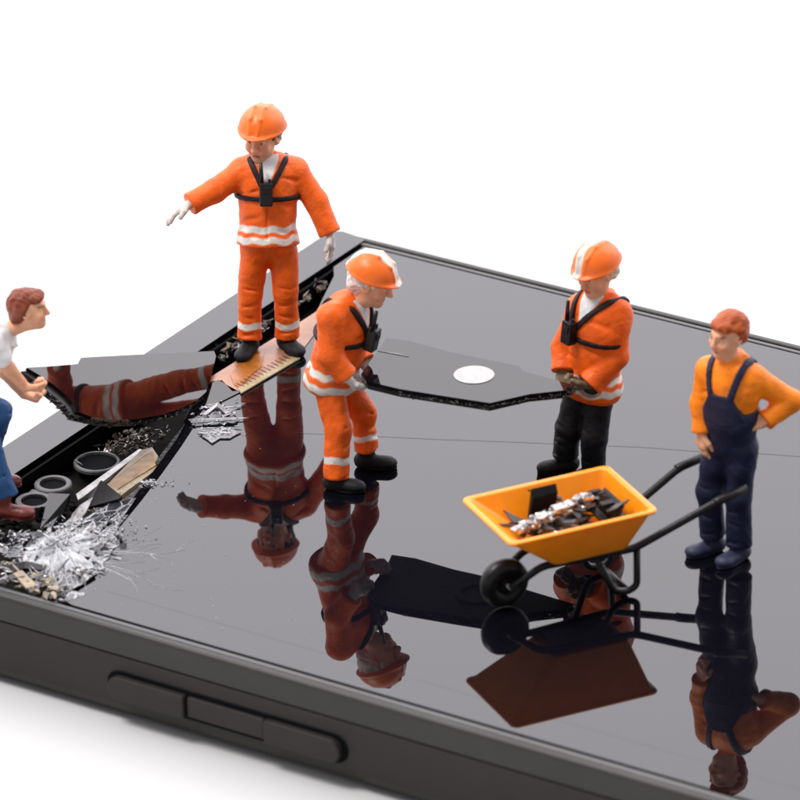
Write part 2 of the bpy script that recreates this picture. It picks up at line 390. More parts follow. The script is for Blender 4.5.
    # ---- gloves
    for sd in 'LR':
        if gl[sd]:
            S = SDF(P['wr'+sd]-.3, P['wr'+sd]+.3, .0075); hand(S, sd, .004)
            b = nrm(P['wr'+sd]-P['el'+sd]); S.cap(P['wr'+sd]-b*.03, P['wr'+sd], .042, .034, .015).wrinkle(.0015, 70, seed+3)
            gc = np.array(gl[sd]); link('glove', S.mesh('glove', lambda V: np.tile(gc, (len(V), 1))), M['paint'], root)
    # ---- legwear
    tcol = np.array(outfit['trousers']); ts = outfit.get('trouser_stripe')
    S = SDF(lo, (hi[0], hi[1], P['hip'][2]+(.3 if not outfit.get('bib') else .75)), .009)
    for sd in 'LR': leg(S, sd, .006, (.108, .088, .084)); S.cap(P['an'+sd]-nrm(P['an'+sd]-P['kn'+sd])*.06, P['an'+sd], .083, .092, .02)
    S.ell(at(O, T, 0, -.01, .0), (.19, .15, .16), T, .05)
    if outfit.get('bib'):
        S.ell(at(O, T, 0, .0, L*.33), (.218, .18, .22), T, .06)
    for sd in 'LR':
        an, kn = P['an'+sd], P['kn'+sd]; ax = nrm(an-kn)
        S.put(an-.15, an+.15, lambda X, Y, Z, q=an+ax*.012, ax=ax: np.maximum(np.sqrt((X-q[0])**2+(Y-q[1])**2+(Z-q[2])**2)-.13, -((X-q[0])*ax[0]+(Y-q[1])*ax[1]+(Z-q[2])*ax[2])), .012, sub=True)
        for q in range(4):   # creases at the knee and hem
            p = kn+(an-kn)*(-.12+.33*q)+random.uniform(-.015, .015)*T[0]; S.cap(p+T[1]*.085-T[0]*.06+V3(0, 0, .02*(-1)**q), p+T[1]*.09+T[0]*.06, .006, .004, .02, sub=True)
    S.wrinkle(.007, 24, seed+1).wrinkle(.0022, 70, seed+2)
    def tro(V):
        c = np.tile(tcol, (len(V), 1))
        if ts is not None:
            for sd in 'LR':
                kn, an = P['kn'+sd], P['an'+sd]; ax = (an-kn); t = ((V-kn)@ax)/(ax@ax); near = np.linalg.norm(V-(kn+np.clip(t, 0, 1)[:, None]*ax), axis=1) < .125
                wob = .018*np.sin(V[:, 0]*31+V[:, 1]*27+seed)
                c = mixc(c, WHITE, near*(1-sm(np.abs(t-ts+wob), .065, .085)))
        hh = np.sin(V[:, 0]*23+seed)*np.sin(V[:, 2]*13+V[:, 1]*17); return c*(1+.06*hh)[:, None]
    clipz = O+T[2]*(L*.46 if outfit.get('bib') else .12)
    S.clip(lambda X, Y, Z: (X-clipz[0])*T[2][0]+(Y-clipz[1])*T[2][1]+(Z-clipz[2])*T[2][2], .02)
    link('dungarees' if outfit.get('bib') else ('jeans' if outfit.get('jeans') else 'trousers'), S.mesh('trousers', tro), M['paint'], root)
    # ---- boots
    for sd in 'LR':
        an = P['an'+sd]; ft = look['foot'+sd]; f, l = facing(ft[0]); S = SDF(an-V3(.42, .42, .3), an+V3(.42, .42, .1), .008)
        z0 = ft[1] if len(ft) > 1 else 0.; q = V3(an[0], an[1], z0)
        fr = [l, f, V3(0, 0, 1)]
        S.cap(q+V3(0, 0, .055)-f*.03, q+V3(0, 0, max(an[2]-z0-.02, .06)), .058, .055, .03).ell(at(q, fr, 0, -.03, .045), (.062, .068, .055), fr, .03)
        S.ell(at(q, fr, 0, .07, .04), (.062, .13, .05), fr, .04).ell(at(q, fr, .0, .155, .038), (.064, .07, .042), fr, .03)
        S.clip(lambda X, Y, Z: z0+.002-Z, .006).wrinkle(.002, 50, seed+5)
        sole = MB(); N = 24; prof = []
        for i in range(N):
            a = 2*math.pi*i/N; prof.append(at(q, fr, .064*math.cos(a)*(1 if math.sin(a) > 0 else .9), .075+.148*math.sin(a), .014))
        link('boot', S.mesh('boot'), look['bootmat'], root)
        sole.prism(prof, .0125); sole.build('sole', look['bootmat'], root, smooth=False)
    # ---- upper wear
    oc = np.array(outfit['top'])
    S = SDF(lo, hi, .009); bk = outfit.get('bulk', .0); torso(S, .02+bk)
    se = outfit.get('sleeve', 1.0)
    for sd in 'LR':
        if se >= 1: arm(S, sd, .012+bk*.35, (.078, .066, .056), 1.0, .045, ext=.004)
        else:
            a, b = P['sh'+sd], P['el'+sd]; S.cap(a, a+(b-a)*se, .088, .086, .045)
    if not outfit.get('bib'): S.ell(at(O, T, 0, -.01, -.02), (.215+bk, .175+bk, .16), T, .05)
    for sd in 'LR':
        if se >= 1:
            el, wr, sh = P['el'+sd], P['wr'+sd], P['sh'+sd]; ax = nrm(wr-el)
            for q in range(3):
                for (u0, u1, t) in ((sh, el, .55+.2*q), (el, wr, .12+.28*q)):
                    p = u0+(u1-u0)*t; w = nrm(np.cross(u1-u0, T[0]+T[1]*.4+q*.3)); w2 = nrm(np.cross(u1-u0, w))
                    S.cap(p+w*.075-w2*.05, p+w*.07+w2*.06+nrm(u1-u0)*.03, .005, .004, .018, sub=True)
    if outfit.get('collar', True):
        cv = L*.70 if not outfit.get('tee') else L*.86
        for s_ in (-1, 1):
            S.chain([at(O, T, 0, -.095, L+.02), at(O, T, s_*.09, -.03, L+.035), at(O, T, s_*.085, .075, L-.02), at(O, T, s_*.022, .15, cv+.04)], [.024, .024, .024, .018], .018)
        if outfit.get('zip'): S.cap(at(O, T, 0, .175, L*.05), at(O, T, 0, .175, cv), .006, .006, .012, sub=True)
    for q in range(5):
        c0 = L*(.1+.17*q); s_ = (-1)**q; S.cap(at(O, T, s_*.22, .09, c0), at(O, T, s_*.03, .195+outfit.get('bulk', 0), c0+.05), .004, .002, .035, sub=True); S.cap(at(O, T, -s_*.15, -.12, c0), at(O, T, s_*.1, -.19, c0+.04), .004, .002, .035, sub=True)
    S.wrinkle(.0065, 22, seed+7).wrinkle(.002, 65, seed+8)
    hem = outfit.get('hem', -.1)
    hz = O+T[2]*hem; S.clip(lambda X, Y, Z: -((X-hz[0])*T[2][0]+(Y-hz[1])*T[2][1]+(Z-hz[2])*T[2][2]), .015) if outfit.get('arms_above', True) else None
    if not outfit.get('arms_above', True) or hem < 5:
        for sd in 'LR':   # put back any sleeve that reaches below the hem plane
            if se >= 1: arm(S, sd, .012+bk*.35, (.078, .066, .056), 1.0, .02, ext=.004)
    for sd in 'LR':
        if se >= 1:
            wr, el = P['wr'+sd], P['el'+sd]; ax = nrm(wr-el); q = wr+ax*.005
            S.put(q-.1, q+.1, lambda X, Y, Z, q=q, ax=ax: np.maximum(np.sqrt((X-q[0])**2+(Y-q[1])**2+(Z-q[2])**2)-.11, -((X-q[0])*ax[0]+(Y-q[1])*ax[1]+(Z-q[2])*ax[2])), .01, sub=True)
    if look.get('shirtV'):
        pass
    def topc(V):
        c = np.tile(oc, (len(V), 1)); a, b, z = loc(V, O, T)
        hh = np.sin(V[:, 0]*19+seed)*np.sin(V[:, 2]*15+V[:, 1]*13); c = c*(1+.06*hh)[:, None]
        armd = np.full(len(V), 9.)
        for sd in 'LR':
            for (u, v) in ((P['sh'+sd], P['el'+sd]), (P['el'+sd], P['wr'+sd])):
                ax = v-u; t = np.clip(((V-u)@ax)/(ax@ax), .0 if u is P['el'+sd] else .45, 1); armd = np.minimum(armd, np.linalg.norm(V-(u+t[:, None]*ax), axis=1))
        body = sm(armd, .10, .11)
        for (z0, z1) in outfit.get('stripes', ()):
            wob = .008*np.sin(a*40+seed)+.006*np.sin(b*55)
            c = mixc(c, WHITE, body*sm(z+wob, z0-.008, z0+.006)*(1-sm(z+wob, z1-.006, z1+.008)))
        vc = outfit.get('shirt')
        if vc is not None:
            cv = L*.72; w = (b > .05)*(1-sm(np.abs(a)-(z-cv)*.42, -.008, .006))*(z > cv)*(z < L+.06)*(1-sm(np.abs(a), .075, .085)); c = mixc(c, vc, w)
        return c
    link(outfit.get('name', 'jacket'), S.mesh('jacket', topc), M['paint'], root)
    # ---- straps lie on the torso surface
    def shell(parts, g, m, name, lo2=None):
        S = SDF(lo, hi, .008); torso(S, .02+g+outfit.get('bulk', 0), low=True)
        if outfit.get('bib') or True:
            pass
        X, Y, Z = S.whole(); x, y, z = X-O[0], Y-O[1], Z-O[2]
        a, b, c = [(x*T[i][0]+y*T[i][1]+z*T[i][2]) for i in range(3)]
        R = None
        for (kind, *v) in parts:
            if kind == 'seg':
                (a0, c0), (a1, c1), w, sgn = v; da, dc = a1-a0, c1-c0; t = np.clip(((a-a0)*da+(c-c0)*dc)/(da*da+dc*dc), 0, 1)
                d = np.maximum(np.sqrt((a-a0-t*da)**2+(c-c0-t*dc)**2)-w, -b*sgn-.03)
            elif kind == 'band': d = np.abs(c-v[0]-v[2]*a if len(v) > 2 else c-v[0])-v[1]
            elif kind == 'bib':
                w0, w1, c0, c1 = v; d = np.maximum(np.maximum(np.abs(a)-(w0+(w1-w0)*(c-c0)/(c1-c0)), np.maximum(c0-c, c-c1)), -b+.02)
            R = d if R is None else np.minimum(R, d)
        S.F = np.maximum(S.F, R).astype(np.float32); S.wrinkle(.0015, 50, seed)
        if m is None:
            link(name, S.mesh(name, lambda V: np.tile(tcol, (len(V), 1))), M['paint'], root)
        else: link(name, S.mesh(name), m, root)
    if outfit.get('harness'):
        h = outfit['harness']; ra, rc = h['radio']
        shell([('seg', (-.135, L+.02), (ra-.02, rc+.02), .021, 1), ('seg', (.135, L+.02), (ra+.02, rc+.02), .021, 1), ('band', rc-.05, .019),
               ('seg', (-.135, L+.02), (0, rc), .021, -1), ('seg', (.135, L+.02), (0, rc), .021, -1)], .018, M['strap'], 'harness')
        rb = h.get('b', .215); S = SDF(lo, hi, .0075) if False else None
        c = at(O, T, ra, rb, rc); mb = MB(); 
        mb.box(c, T[0]*.05, T[1]*.04, T[2]*.09); rad = mb.build('radio', M['black'], root, bevel=.012)
        mb = MB().tube([at(c, T, -.034, 0, .07), at(c, T, -.04, .004, .24)], [.018, .014]); mb.build('antenna', M['black'], rad, smooth=True)
        mb = MB(); mb.box(at(c, T, 0, .04, .035), T[0]*.03, T[1]*.008, T[2]*.024); mb.build('speaker_grille', M['strap'], rad, bevel=.003); mb = MB().tube([at(c, T, .026, 0, .08), at(c, T, .026, 0, .115)], .012); mb.build('control_knob', M['strap'], rad)
    if outfit.get('bib'):
        shell([('bib', .2, .085, L*.3, L*.68), ('seg', (-.078, L*.64), (-.135, L+.06), .022, 1), ('seg', (.078, L*.64), (.135, L+.06), .022, 1),
               ('seg', (-.135, L+.06), (.03, L*.35), .022, -1), ('seg', (.135, L+.06), (-.03, L*.35), .022, -1)], .02, None, 'dungaree_bib')
    # ---- headgear and hair
    if look.get('hair') is not None:
        hcx = np.array(look['hair']); S = SDF(hc-.3, hc+.3, .008)
        S.ell(E(0, -.03, .045), np.array((.132, .142, .135))*hs, H, .02).ell(E(0, .065, .105), np.array((.085, .07, .05))*hs, H, .03).ell(E(.04, .075, .11), np.array((.06, .05, .04))*hs, H, .02)
        S.ell(E(0, -.09, -.04), np.array((.1, .07, .09))*hs, H, .03)
        def cut(X, Y, Z):
            x, y, z = X-hc[0], Y-hc[1], Z-hc[2]; a, b, c = [(x*H[i][0]+y*H[i][1]+z*H[i][2])/hs for i in range(3)]
            if look.get('helmet') is None: line = np.where(b > .045, .085-.25*np.abs(a), np.where(b > .0, .0+1.2*b+.02, -.115))
            else: line = np.where(b > .06, .2, np.where(b > .0, .0, -.10))
            return (line-c)
        S.clip(cut, .02).wrinkle(.006, 75, seed+11).wrinkle(.003, 140, seed+12)
        def hairf(V):
            c = np.tile(hcx, (len(V), 1)); a, b, z = loc(V, hc, H); return c*(1+.28*np.sin(a*190+b*60+np.sin(z*60)*2))[:, None]
        link('hair', S.mesh('hair', hairf), M['paint'], root)
    if look.get('helmet') is not None:
        S = SDF(hc-.34, hc+.34, .0075)
        S.ell(E(0, -.015, .058), np.array((.158, .176, .16))*hs, H, .02)
        cz = .05
        def cut(X, Y, Z):
            x, y, z = X-hc[0], Y-hc[1], Z-hc[2]; return -((x*H[2][0]+y*H[2][1]+z*H[2][2])/hs-cz)*hs
        S.clip(cut, .012)
        S.put(hc-.3, hc+.3, lambda X, Y, Z: 9+0*X, .0)
        S.ell(E(0, .055, .062), np.array((.13, .15, .02))*hs, H, .022)          # peak
        S.ell(E(0, -.015, .06), np.array((.168, .186, .017))*hs, H, .012)        # rim
        S.put(hc-.3, hc+.3, lambda X, Y, Z: 9+0*X, .0)
        for a0 in (-.03, .03): S.chain([E(a0, .155, .09), E(a0*1.2, .1, .175), E(a0*1.2, 0, .213), E(a0*1.2, -.11, .18), E(a0, -.17, .09)], [.008*hs, .010*hs, .011*hs, .010*hs, .008*hs], .018)
        S.ell(E(0, -.01, .01), np.array((.125, .14, .04))*hs, H, .01, sub=True)
        S.wrinkle(.0015, 50, seed+4)
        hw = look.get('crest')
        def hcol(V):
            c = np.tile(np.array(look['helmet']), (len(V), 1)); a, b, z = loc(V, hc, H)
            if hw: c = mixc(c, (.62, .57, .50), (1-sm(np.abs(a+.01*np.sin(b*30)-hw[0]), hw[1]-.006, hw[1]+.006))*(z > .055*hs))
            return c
        link('helmet', S.mesh('helmet', hcol), M['helmet'], root)
    return root, P, T
FIG = 'miniature repair workers posed on the phone'
def dirv(x, y, z): return HX*x+HY*y+V3(0, 0, z)

person((266, 350), 'orange suited worker standing on the copper strip, right arm stretched out, facing the viewer',
  dict(head=(262, 136, .20), neck=(268, 160, .2), hip=(268, 240, .06), shL=(294, 171, .2), shR=(243, 172, .17), elL=(316, 201, .14), elR=(214, 191, .02), wrL=(330, 233, .05), wrR=(190, 204, -.08),
       hpL=(283, 249, .06), hpR=(255, 249, .06), knL=(286, 293, .02), knR=(250, 294, .03), anL=(287, 335, .03), anR=(249, 337, -.02)),
  0, (-20, 4), dict(L=dict(d=dirv(.1, -.2, -1), n=dirv(-1, 0, 0), curl=14), R=dict(d=dirv(-.85, -.25, -.35), n=dirv(0, -.3, -1), curl=16)),
  dict(helmet=(.88, .155, .01), hair=(.03, .02, .018), footL=(30,), footR=(-20,), bootmat=M['boot'], gloveL=(.62, .58, .54), gloveR=(.62, .55, .50), stubble=True),
  dict(top=ORANGE, trousers=ORANGE, trouser_stripe=.70, stripes=((.0, .048), (.085, .135)), shirt=(.68, .68, .68), bulk=.02, harness=dict(radio=(-.01, .40), b=.235), hem=-.03, zip=True), FIG, 3, hs=1.12)
person((358, 470), 'orange suited worker stooping at the left end of the carried glass plate',
  dict(head=(371, 281, -.02), neck=(349, 302, 0), hip=(333, 376, 0), shL=(348, 312, .16), shR=(332, 317, -.19), elL=(352, 346, .2), elR=(330, 355, -.25), wrL=(364, 362, .12), wrR=(346, 376, -.26),
       hpL=(343, 384, .09), hpR=(330, 387, -.09), knL=(363, 414, .1), knR=(338, 430, -.2), anL=(367, 449, .06), anR=(336, 477, -.29)),
  62, (72, 20), dict(L=dict(d=dirv(.7, -.6, -.35), n=dirv(.2, -.5, .9), curl=42), R=dict(d=dirv(.5, .25, -.75), n=dirv(.8, .3, .4), curl=45, flip=1)),
  dict(helmet=(.88, .155, .01), crest=(0, .045), hair=(.72, .66, .6), footL=(80,), footR=(72,), bootmat=M['boot'], gloveL=(.66, .63, .6), gloveR=(.66, .63, .6)),
  dict(top=ORANGE, trousers=ORANGE, trouser_stripe=.62, stripes=((-.06, .0), (.05, .10)), shirt=(.68, .68, .68), bulk=.02, harness=dict(radio=(.0, .40), b=.24), hem=-.095), FIG, 5, hs=1.08)
person((572, 474), 'worker in orange jacket and black trousers holding the right end of the carried plate',
  dict(head=(597, 271, -.02), neck=(601, 297, 0), hip=(592, 382, 0), shL=(617, 313, -.06), shR=(582, 309, .09), elL=(616, 356, -.12), elR=(564, 347, .12), wrL=(590, 384, -.2), wrR=(563, 371, .0),
       hpL=(600, 392, -.03), hpR=(580, 391, .05), knL=(594, 436, -.08), knR=(568, 428, .04), anL=(594, 478, -.03), anR=(566, 454, .08)),
  -50, (-44, 15), dict(L=dict(d=dirv(-.9, .05, -.2), n=dirv(-.1, .5, .9), curl=45), R=dict(d=dirv(.25, -.5, -.5), n=dirv(-.5, -.2, .9), curl=40)),
  dict(helmet=(.88, .155, .01), crest=(-.03, .036), hair=(.62, .55, .42), footL=(-50,), footR=(-75,), bootmat=M['boot'], gloveL=(.17, .12, .07), gloveR=(.17, .12, .07)),
  dict(top=ORANGE, trousers=(.010, .010, .012), stripes=((-.03, .02), (.06, .10)), shirt=(.68, .68, .68), bulk=.02, harness=dict(radio=(-.05, .44), b=.235), hem=-.10), FIG, 9, hs=1.06)
person((722, 555), 'red haired worker in navy dungarees and orange shirt with one hand on his hip',
  dict(head=(728, 334, -.02), neck=(733, 361, 0), hip=(730, 440, 0), shL=(753, 378, -.03), shR=(709, 370, .06), elL=(791, 401, .0), elR=(702, 403, .07), wrL=(765, 421, -.10), wrR=(702, 432, -.0),
       hpL=(742, 449, -.03), hpR=(719, 449, .03), knL=(738, 497, -.06), knR=(710, 490, .04), anL=(739, 543, -.06), anR=(713, 534, .07)),
  -32, (-48, 6, -4), dict(L=dict(d=dirv(-.9, -.1, .0), n=dirv(-.1, .8, -.5), curl=30), R=dict(d=dirv(-.02, -.1, -1), n=dirv(.7, .3, 0), curl=22)),
  dict(hair=(.38, .075, .015), brow=(.3, .09, .03), footL=(-45,), footR=(-62,), bootmat=M['navyboot']),
  dict(name='shirt', top=YELOR, trousers=(.013, .016, .046), bib=True, hem=.2), FIG, 13, hs=.98)
person((2, 512), 'brown haired worker in white T-shirt and blue jeans lifting the broken glass cover',
  dict(head=(28, 309, -.02), neck=(2, 329, 0), hip=(-42, 392, 0), shL=(-8, 338, .16), shR=(-9, 342, -.16), elL=(4, 371, .25), elR=(9, 369, -.14), wrL=(24, 394, .33), wrR=(25, 387, -.08),
       hpL=(-38, 400, .09), hpR=(-40, 404, -.1), knL=(-1, 412, .1), knR=(-14, 440, -.1), anL=(-10, 446, .35), anR=(4, 494, -.1)),
  70, (84, -2), dict(L=dict(d=dirv(.8, .1, -.3), n=dirv(.2, .0, .9), curl=75), R=dict(d=dirv(.9, .1, -.2), n=dirv(.25, .35, .8), curl=74)),
  dict(hair=(.20, .045, .02), brow=(.2, .06, .03), footL=(80, .05), footR=(78, .02), bootmat=M['redboot'], bare=True),
  dict(name='t_shirt', top=(.86, .86, .86), trousers=(.03, .10, .26), sleeve=.55, tee=True, jeans=True, hem=-.03), FIG, 17, hs=.9)

# ------------------------------------------------------------------ setting
fl = MB(); fl.poly([(-900, -900, -.74), (900, -900, -.74), (900, 900, -.74), (-900, 900, -.74)], [(0, 1, 2, 3)])
tag(fl.build('floor', M['floor']), kind='structure')

# ------------------------------------------------------------------ the phone
X0, X1, Y0, Y1 = -2.13, 11.4, -4.10, 2.36
phone = empty('smartphone', (4.6, -.87, -.74), 'large dark smartphone lying flat with a smashed top end', 'smartphone')
def outline(ins, z, r=.2, n=8):
    r = max(r-ins, .02); P = []
    for (cx, cy, a0) in ((X1-ins-r, Y1-ins-r, 0), (X0+ins+r, Y1-ins-r, 90), (X0+ins+r, Y0+ins+r, 180), (X1-ins-r, Y0+ins+r, 270)):
        for i in range(n+1): a = math.radians(a0+90*i/n); P.append(V3(cx+r*math.cos(a), cy+r*math.sin(a), z))
    return P
def loft(name, prof, m, parent, cap=False, smooth=True, bevel=0):
    b = MB(); rings = [outline(*p) for p in prof]; N = len(rings[0]); pts = [p for r in rings for p in r]
    F = [(i*N+k, i*N+(k+1) % N, (i+1)*N+(k+1) % N, (i+1)*N+k) for i in range(len(rings)-1) for k in range(N)]
    if cap: F.append(tuple((len(rings)-1)*N+k for k in range(N)))
    b.poly(pts, F); o = b.build(name, m, parent, smooth=False)
    return o
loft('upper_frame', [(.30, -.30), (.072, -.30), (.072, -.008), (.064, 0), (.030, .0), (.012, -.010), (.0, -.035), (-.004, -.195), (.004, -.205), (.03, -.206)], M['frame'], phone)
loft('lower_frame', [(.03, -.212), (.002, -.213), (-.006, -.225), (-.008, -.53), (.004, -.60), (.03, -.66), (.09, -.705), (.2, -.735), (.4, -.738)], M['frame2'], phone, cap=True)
loft('rubber_liner', [(.092, -.2), (.092, -.012), (.098, -.008), (.122, -.008), (.128, -.012), (.128, -.2)], M['liner'], phone)
loft('inner_tray', [(.035, -.31), (.036, -.311)], M['void'], phone, cap=True)
# bezel across the top end
b = MB(); b.prism([V3(X0+.012, Y0+.25, .003), V3(-1.79, Y0+.16, .003), V3(-1.79, Y1-.05, .003), V3(X0+.10, Y1-.015, .003), V3(X0+.03, Y1-.05, .003), V3(X0+.012, Y1-.13, .003)][::-1], .12)
b.build('top_bezel', M['glass'], phone)
# display glass with its broken edge
br = [(366, 244.5), (338, 268), (334, 276), (322, 300), (312, 322), (300, 356), (270, 372), (243, 386), (222, 398), (207, 411), (187, 421), (176, 440), (160, 462), (148, 478), (131, 501), (108, 520), (96, 534), (104, 552), (92, 566), (96, 580), (80, 590), (66, 603), (60, 609)]
gp = [W(x, y, -.008) for x, y in br]; gp[0] = V3(-1.74, Y1-.155, -.008); gp[1][0] = -1.74; gp[-1][1] = Y0+.155
gp = gp+[V3(X1-.5, Y0+.155, -.008), V3(X1-.155, Y0+.5, -.008), V3(X1-.155, Y1-.155, -.008)]
b = MB(); b.prism(gp, .16); b.build('display_glass', M['glass'], phone)
# active area of the display has a faint violet tone inside its border
M['hair'] = mat('fine grey crack', (.04, .04, .045), .09, ior=1.45)
M['panel'] = mat('violet display panel', (.0032, .003, .0052), .015, ior=1.55)
b = MB(); zz = -.0074
q = [W(104, 592, zz), W(128, 545, zz), W(160, 500, zz), W(200, 458, zz), W(250, 415, zz), W(300, 385, zz), W(330, 350, zz), W(362, 322, zz), W(392, 298, zz), W(412, 288, zz), W(430, 285, zz)]
q[0][1] = Y0+.45; q[-1][1] = Y1-.5
b.prism(q+[V3(X1-.5, Y1-.5, zz), V3(X1-.5, Y0+.45, zz)], .0004); b.build('display_panel', M['panel'], phone)
b = MB(); hl = [W(x, y, -.0035) for x, y in ((296, 432.5), (380, 436), (430, 438.5), (500, 441), (560, 443.5), (640, 446.5), (700, 451), (760, 453), (830, 458))]
b.prism(hl+[p+V3(.001, -.0024, 0) for p in hl[::-1]], .001); b.build('hairline_crack', M['hair'], phone)
# printed border line of the display, a hair above the glass
b = MB(); yb = Y0+.155
b.prism([V3(-.1, yb+.004, -.0045), V3(X1-.6, yb+.004, -.0045), V3(X1-.6, yb+.185, -.0045), V3(.05, yb+.185, -.0045)], .003)
b.b.free()
# trench: chassis wall and floor
T0 = -1.755
b = MB(); b.prism([V3(T0+.0, Y0+.2, -.24), V3(.6, Y0+.2, -.24), V3(.6, Y1-.2, -.24), V3(T0, Y1-.2, -.24)], .05)
cz = b.build('chassis_plate', M['chassis'], phone)
b = MB(); b.box(V3(T0+.012, -.87, -.13), (.012, 0, 0), (0, 3.0, 0), (0, 0, .1)); b.build('chassis_wall', M['void'], phone)
def ring(cpx, cpy, z, ri, ro, name, m, parent, th=.03):
    c = W(cpx, cpy, z); b = MB(); N = 36; P = []
    for (r, zz) in ((ri, 0), (ro-.008, 0), (ro, -.008), (ro, -th), (ri, -th)):
        P += [c+V3(r*math.cos(2*math.pi*i/N), r*math.sin(2*math.pi*i/N), zz) for i in range(N)]
    b.poly(P, [(k*N+i, k*N+(i+1) % N, ((k+1) % 5)*N+(i+1) % N, ((k+1) % 5)*N+i) for k in range(5) for i in range(N)])
    o = b.build(name, m, parent); 
    b = MB(); b.prism([c+V3(ri*math.cos(2*math.pi*i/N), ri*math.sin(2*math.pi*i/N), -th+.01) for i in range(N)], .01); b.build('socket', M['void'], o)
    return o
ring(34, 500, -.09, .098, .14, 'camera_ring', M['ring'], phone)
ring(53, 483, -.094, .10, .14, 'camera_ring', M['ring'], phone)
ring(97, 461, -.13, .15, .176, 'speaker_ring', M['ring'], phone)
# connecting web between the two camera rings
b = MB(); a0, a1 = W(34, 500, -.094), W(53, 483, -.094); u = nrm(a1-a0); w = np.cross(u, V3(0, 0, 1)); 
b.box((a0+a1)/2-V3(0, 0, .028), u*.03, w*.11, V3(0, 0, .012))
b.build('ring_web', M['ring'], phone)
# battery strip (cream film with a tan inlay), tilted
def slab(pxs, zs, th, name, m, parent=None, origin=None, bevel=.004, **k):
    P = [W(x, y, z) for (x, y), z in zip(pxs, zs if hasattr(zs, '__len__') else [zs]*len(pxs))]
    n = nrm(np.cross(P[1]-P[0], P[-1]-P[0])); n = -n if n[2] > 0 else n
    b = MB(); b.prism(P, th, n); return b.build(name, m, parent, origin if origin is not None or parent else P[0]), P, n
strip, P, n = slab([(141, 450), (152, 447), (158, 456), (158, 468), (97, 513), (91, 505), (100, 492)], [-.05, -.05, -.03, -.03, -.04, -.05, -.05], .05, 'battery_strip', M['cream'], phone)
slab([(145, 455), (152, 451), (157, 459), (156, 465), (114, 491), (107, 484)], [-.038, -.04, -.02, -.02, -.03, -.038], .012, 'brass_strip', M['tan'], phone)
slab([(97, 502), (116, 489), (121, 492), (101, 507)], [-.03]*4, .01, 'paper_label', M['cream'], phone)
slab([(139, 449), (144, 450), (84, 496), (78, 500), (76, 494)], [-.06, -.05, -.06, -.07, -.08], .03, 'silver_rail', M['foil'], phone)
slab([(160, 470), (163, 474), (112, 516), (96, 532), (90, 538), (100, 518)], -.03, .05, 'torn_gasket', M['tornblack'], phone)
slab([(186, 422), (190, 424), (160, 466), (155, 462)], -.012, .1, 'broken_rim', M['tornblack'], phone)
# flex cable under the feet of the standing worker
slab([(199, 383), (212, 376), (300, 322), (334, 300), (331, 312), (306, 345), (296, 357), (240, 391), (232, 391), (222, 380)], [.0]*10, .03, 'flex_cable', M['copper'], phone)
slab([(230, 374), (240, 362), (252, 352), (264, 352), (262, 366), (250, 376), (240, 388), (234, 384)], [.006]*8, .006, 'amber_film', M['amber'], phone)
slab([(238, 388), (241, 393), (300, 358), (297, 353)], [.009]*4, .01, 'contact_rail', M['gold'], phone)
b = MB()
for i in range(14):
    t = i/13; b.prism([W(242+t*50-6, 383-t*30, .013), W(242+t*50-4, 383.6-t*30, .013), W(242+t*50+2.5, 388-t*29.4-2, .013), W(242+t*50+.5, 387.4-t*29.4-2, .013)], .004)
tag(b.build('contact_teeth', M['strap'], phone))
slab([(205, 386), (218, 380), (240, 392), (216, 404), (206, 412), (184, 421), (188, 405)], [.0, .0, .0, -.0, -.0, -.0, .0], .02, 'cracked_glass_corner', M['sheet'], phone)
# volume rocker on the near side
yS = Y0-.012
def side_bar(xa, xb, za, zb, out, name, m, round_l, round_r):
    r = (za-zb)/2; P = []; n = 8
    if round_r: P += [(xb-r+r*math.sin(math.pi*i/n), (za+zb)/2+r*math.cos(math.pi*i/n)) for i in range(n+1)]
    else: P += [(xb, za), (xb, zb)]
    if round_l: P += [(xa+r-r*math.sin(math.pi*i/n), (za+zb)/2-r*math.cos(math.pi*i/n)) for i in range(n+1)]
    else: P += [(xa, zb), (xa, za)]
    b = MB(); b.prism([V3(x, yS-out, z) for x, z in P], out+.02, (0, 1, 0)); return b.build(name, m, phone, bevel=.012)
def side_x(px, py, z): # x on the side plane y = yS
    d = FW+RT*(px-400)/FPX-UP*(py-400)/FPX; t = (yS-EYE[1])/d[1]; return EYE+d*t
q = [side_x(*p, 0) for p in ((111, 681), (187, 701), (267, 722), (343, 741))]
zt = lambda px, py: side_x(px, py, 0)
za = -.33; zb = -.475
cc = side_x(148, 694, 0); za, zb = cc[2]+.09, cc[2]-.09
side_bar(q[0][0]-.035, q[3][0]+.045, za+.032, zb-.022, .004, 'button_recess', M['void'], True, True)
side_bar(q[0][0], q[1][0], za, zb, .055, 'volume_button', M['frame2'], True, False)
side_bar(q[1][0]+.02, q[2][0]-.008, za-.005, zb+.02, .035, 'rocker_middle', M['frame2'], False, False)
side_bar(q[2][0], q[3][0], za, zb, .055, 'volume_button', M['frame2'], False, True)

# ------------------------------------------------------------------ debris and shards
def scatter(poly, n, rng):
    P = np.array(poly, float); out = []; lo, hi = P.min(0), P.max(0)
    while len(out) < n:
        x, y = rng.uniform(lo[0], hi[0]), rng.uniform(lo[1], hi[1]); ins = False; j = len(P)-1
        for i in range(len(P)):
            if (P[i][1] > y) != (P[j][1] > y) and x < (P[j][0]-P[i][0])*(y-P[i][1])/(P[j][1]-P[i][1])+P[i][0]: ins = not ins
            j = i
        if ins: out.append((x, y))
    return out
rng = random.Random(4)
def sliver(b, c, ang, ln, w, tilt, th=.008):
    u = V3(math.cos(ang)*math.cos(tilt), math.sin(ang)*math.cos(tilt), math.sin(tilt)); s_ = np.cross(u, V3(0, 0, 1)); s_ = nrm(s_)*w
    b.prism([c-s_*.5, c+u*ln*.55-s_*rng.uniform(.3, .7), c+u*ln, c+u*ln*.4+s_*rng.uniform(.3, .8), c+s_*.4], th)
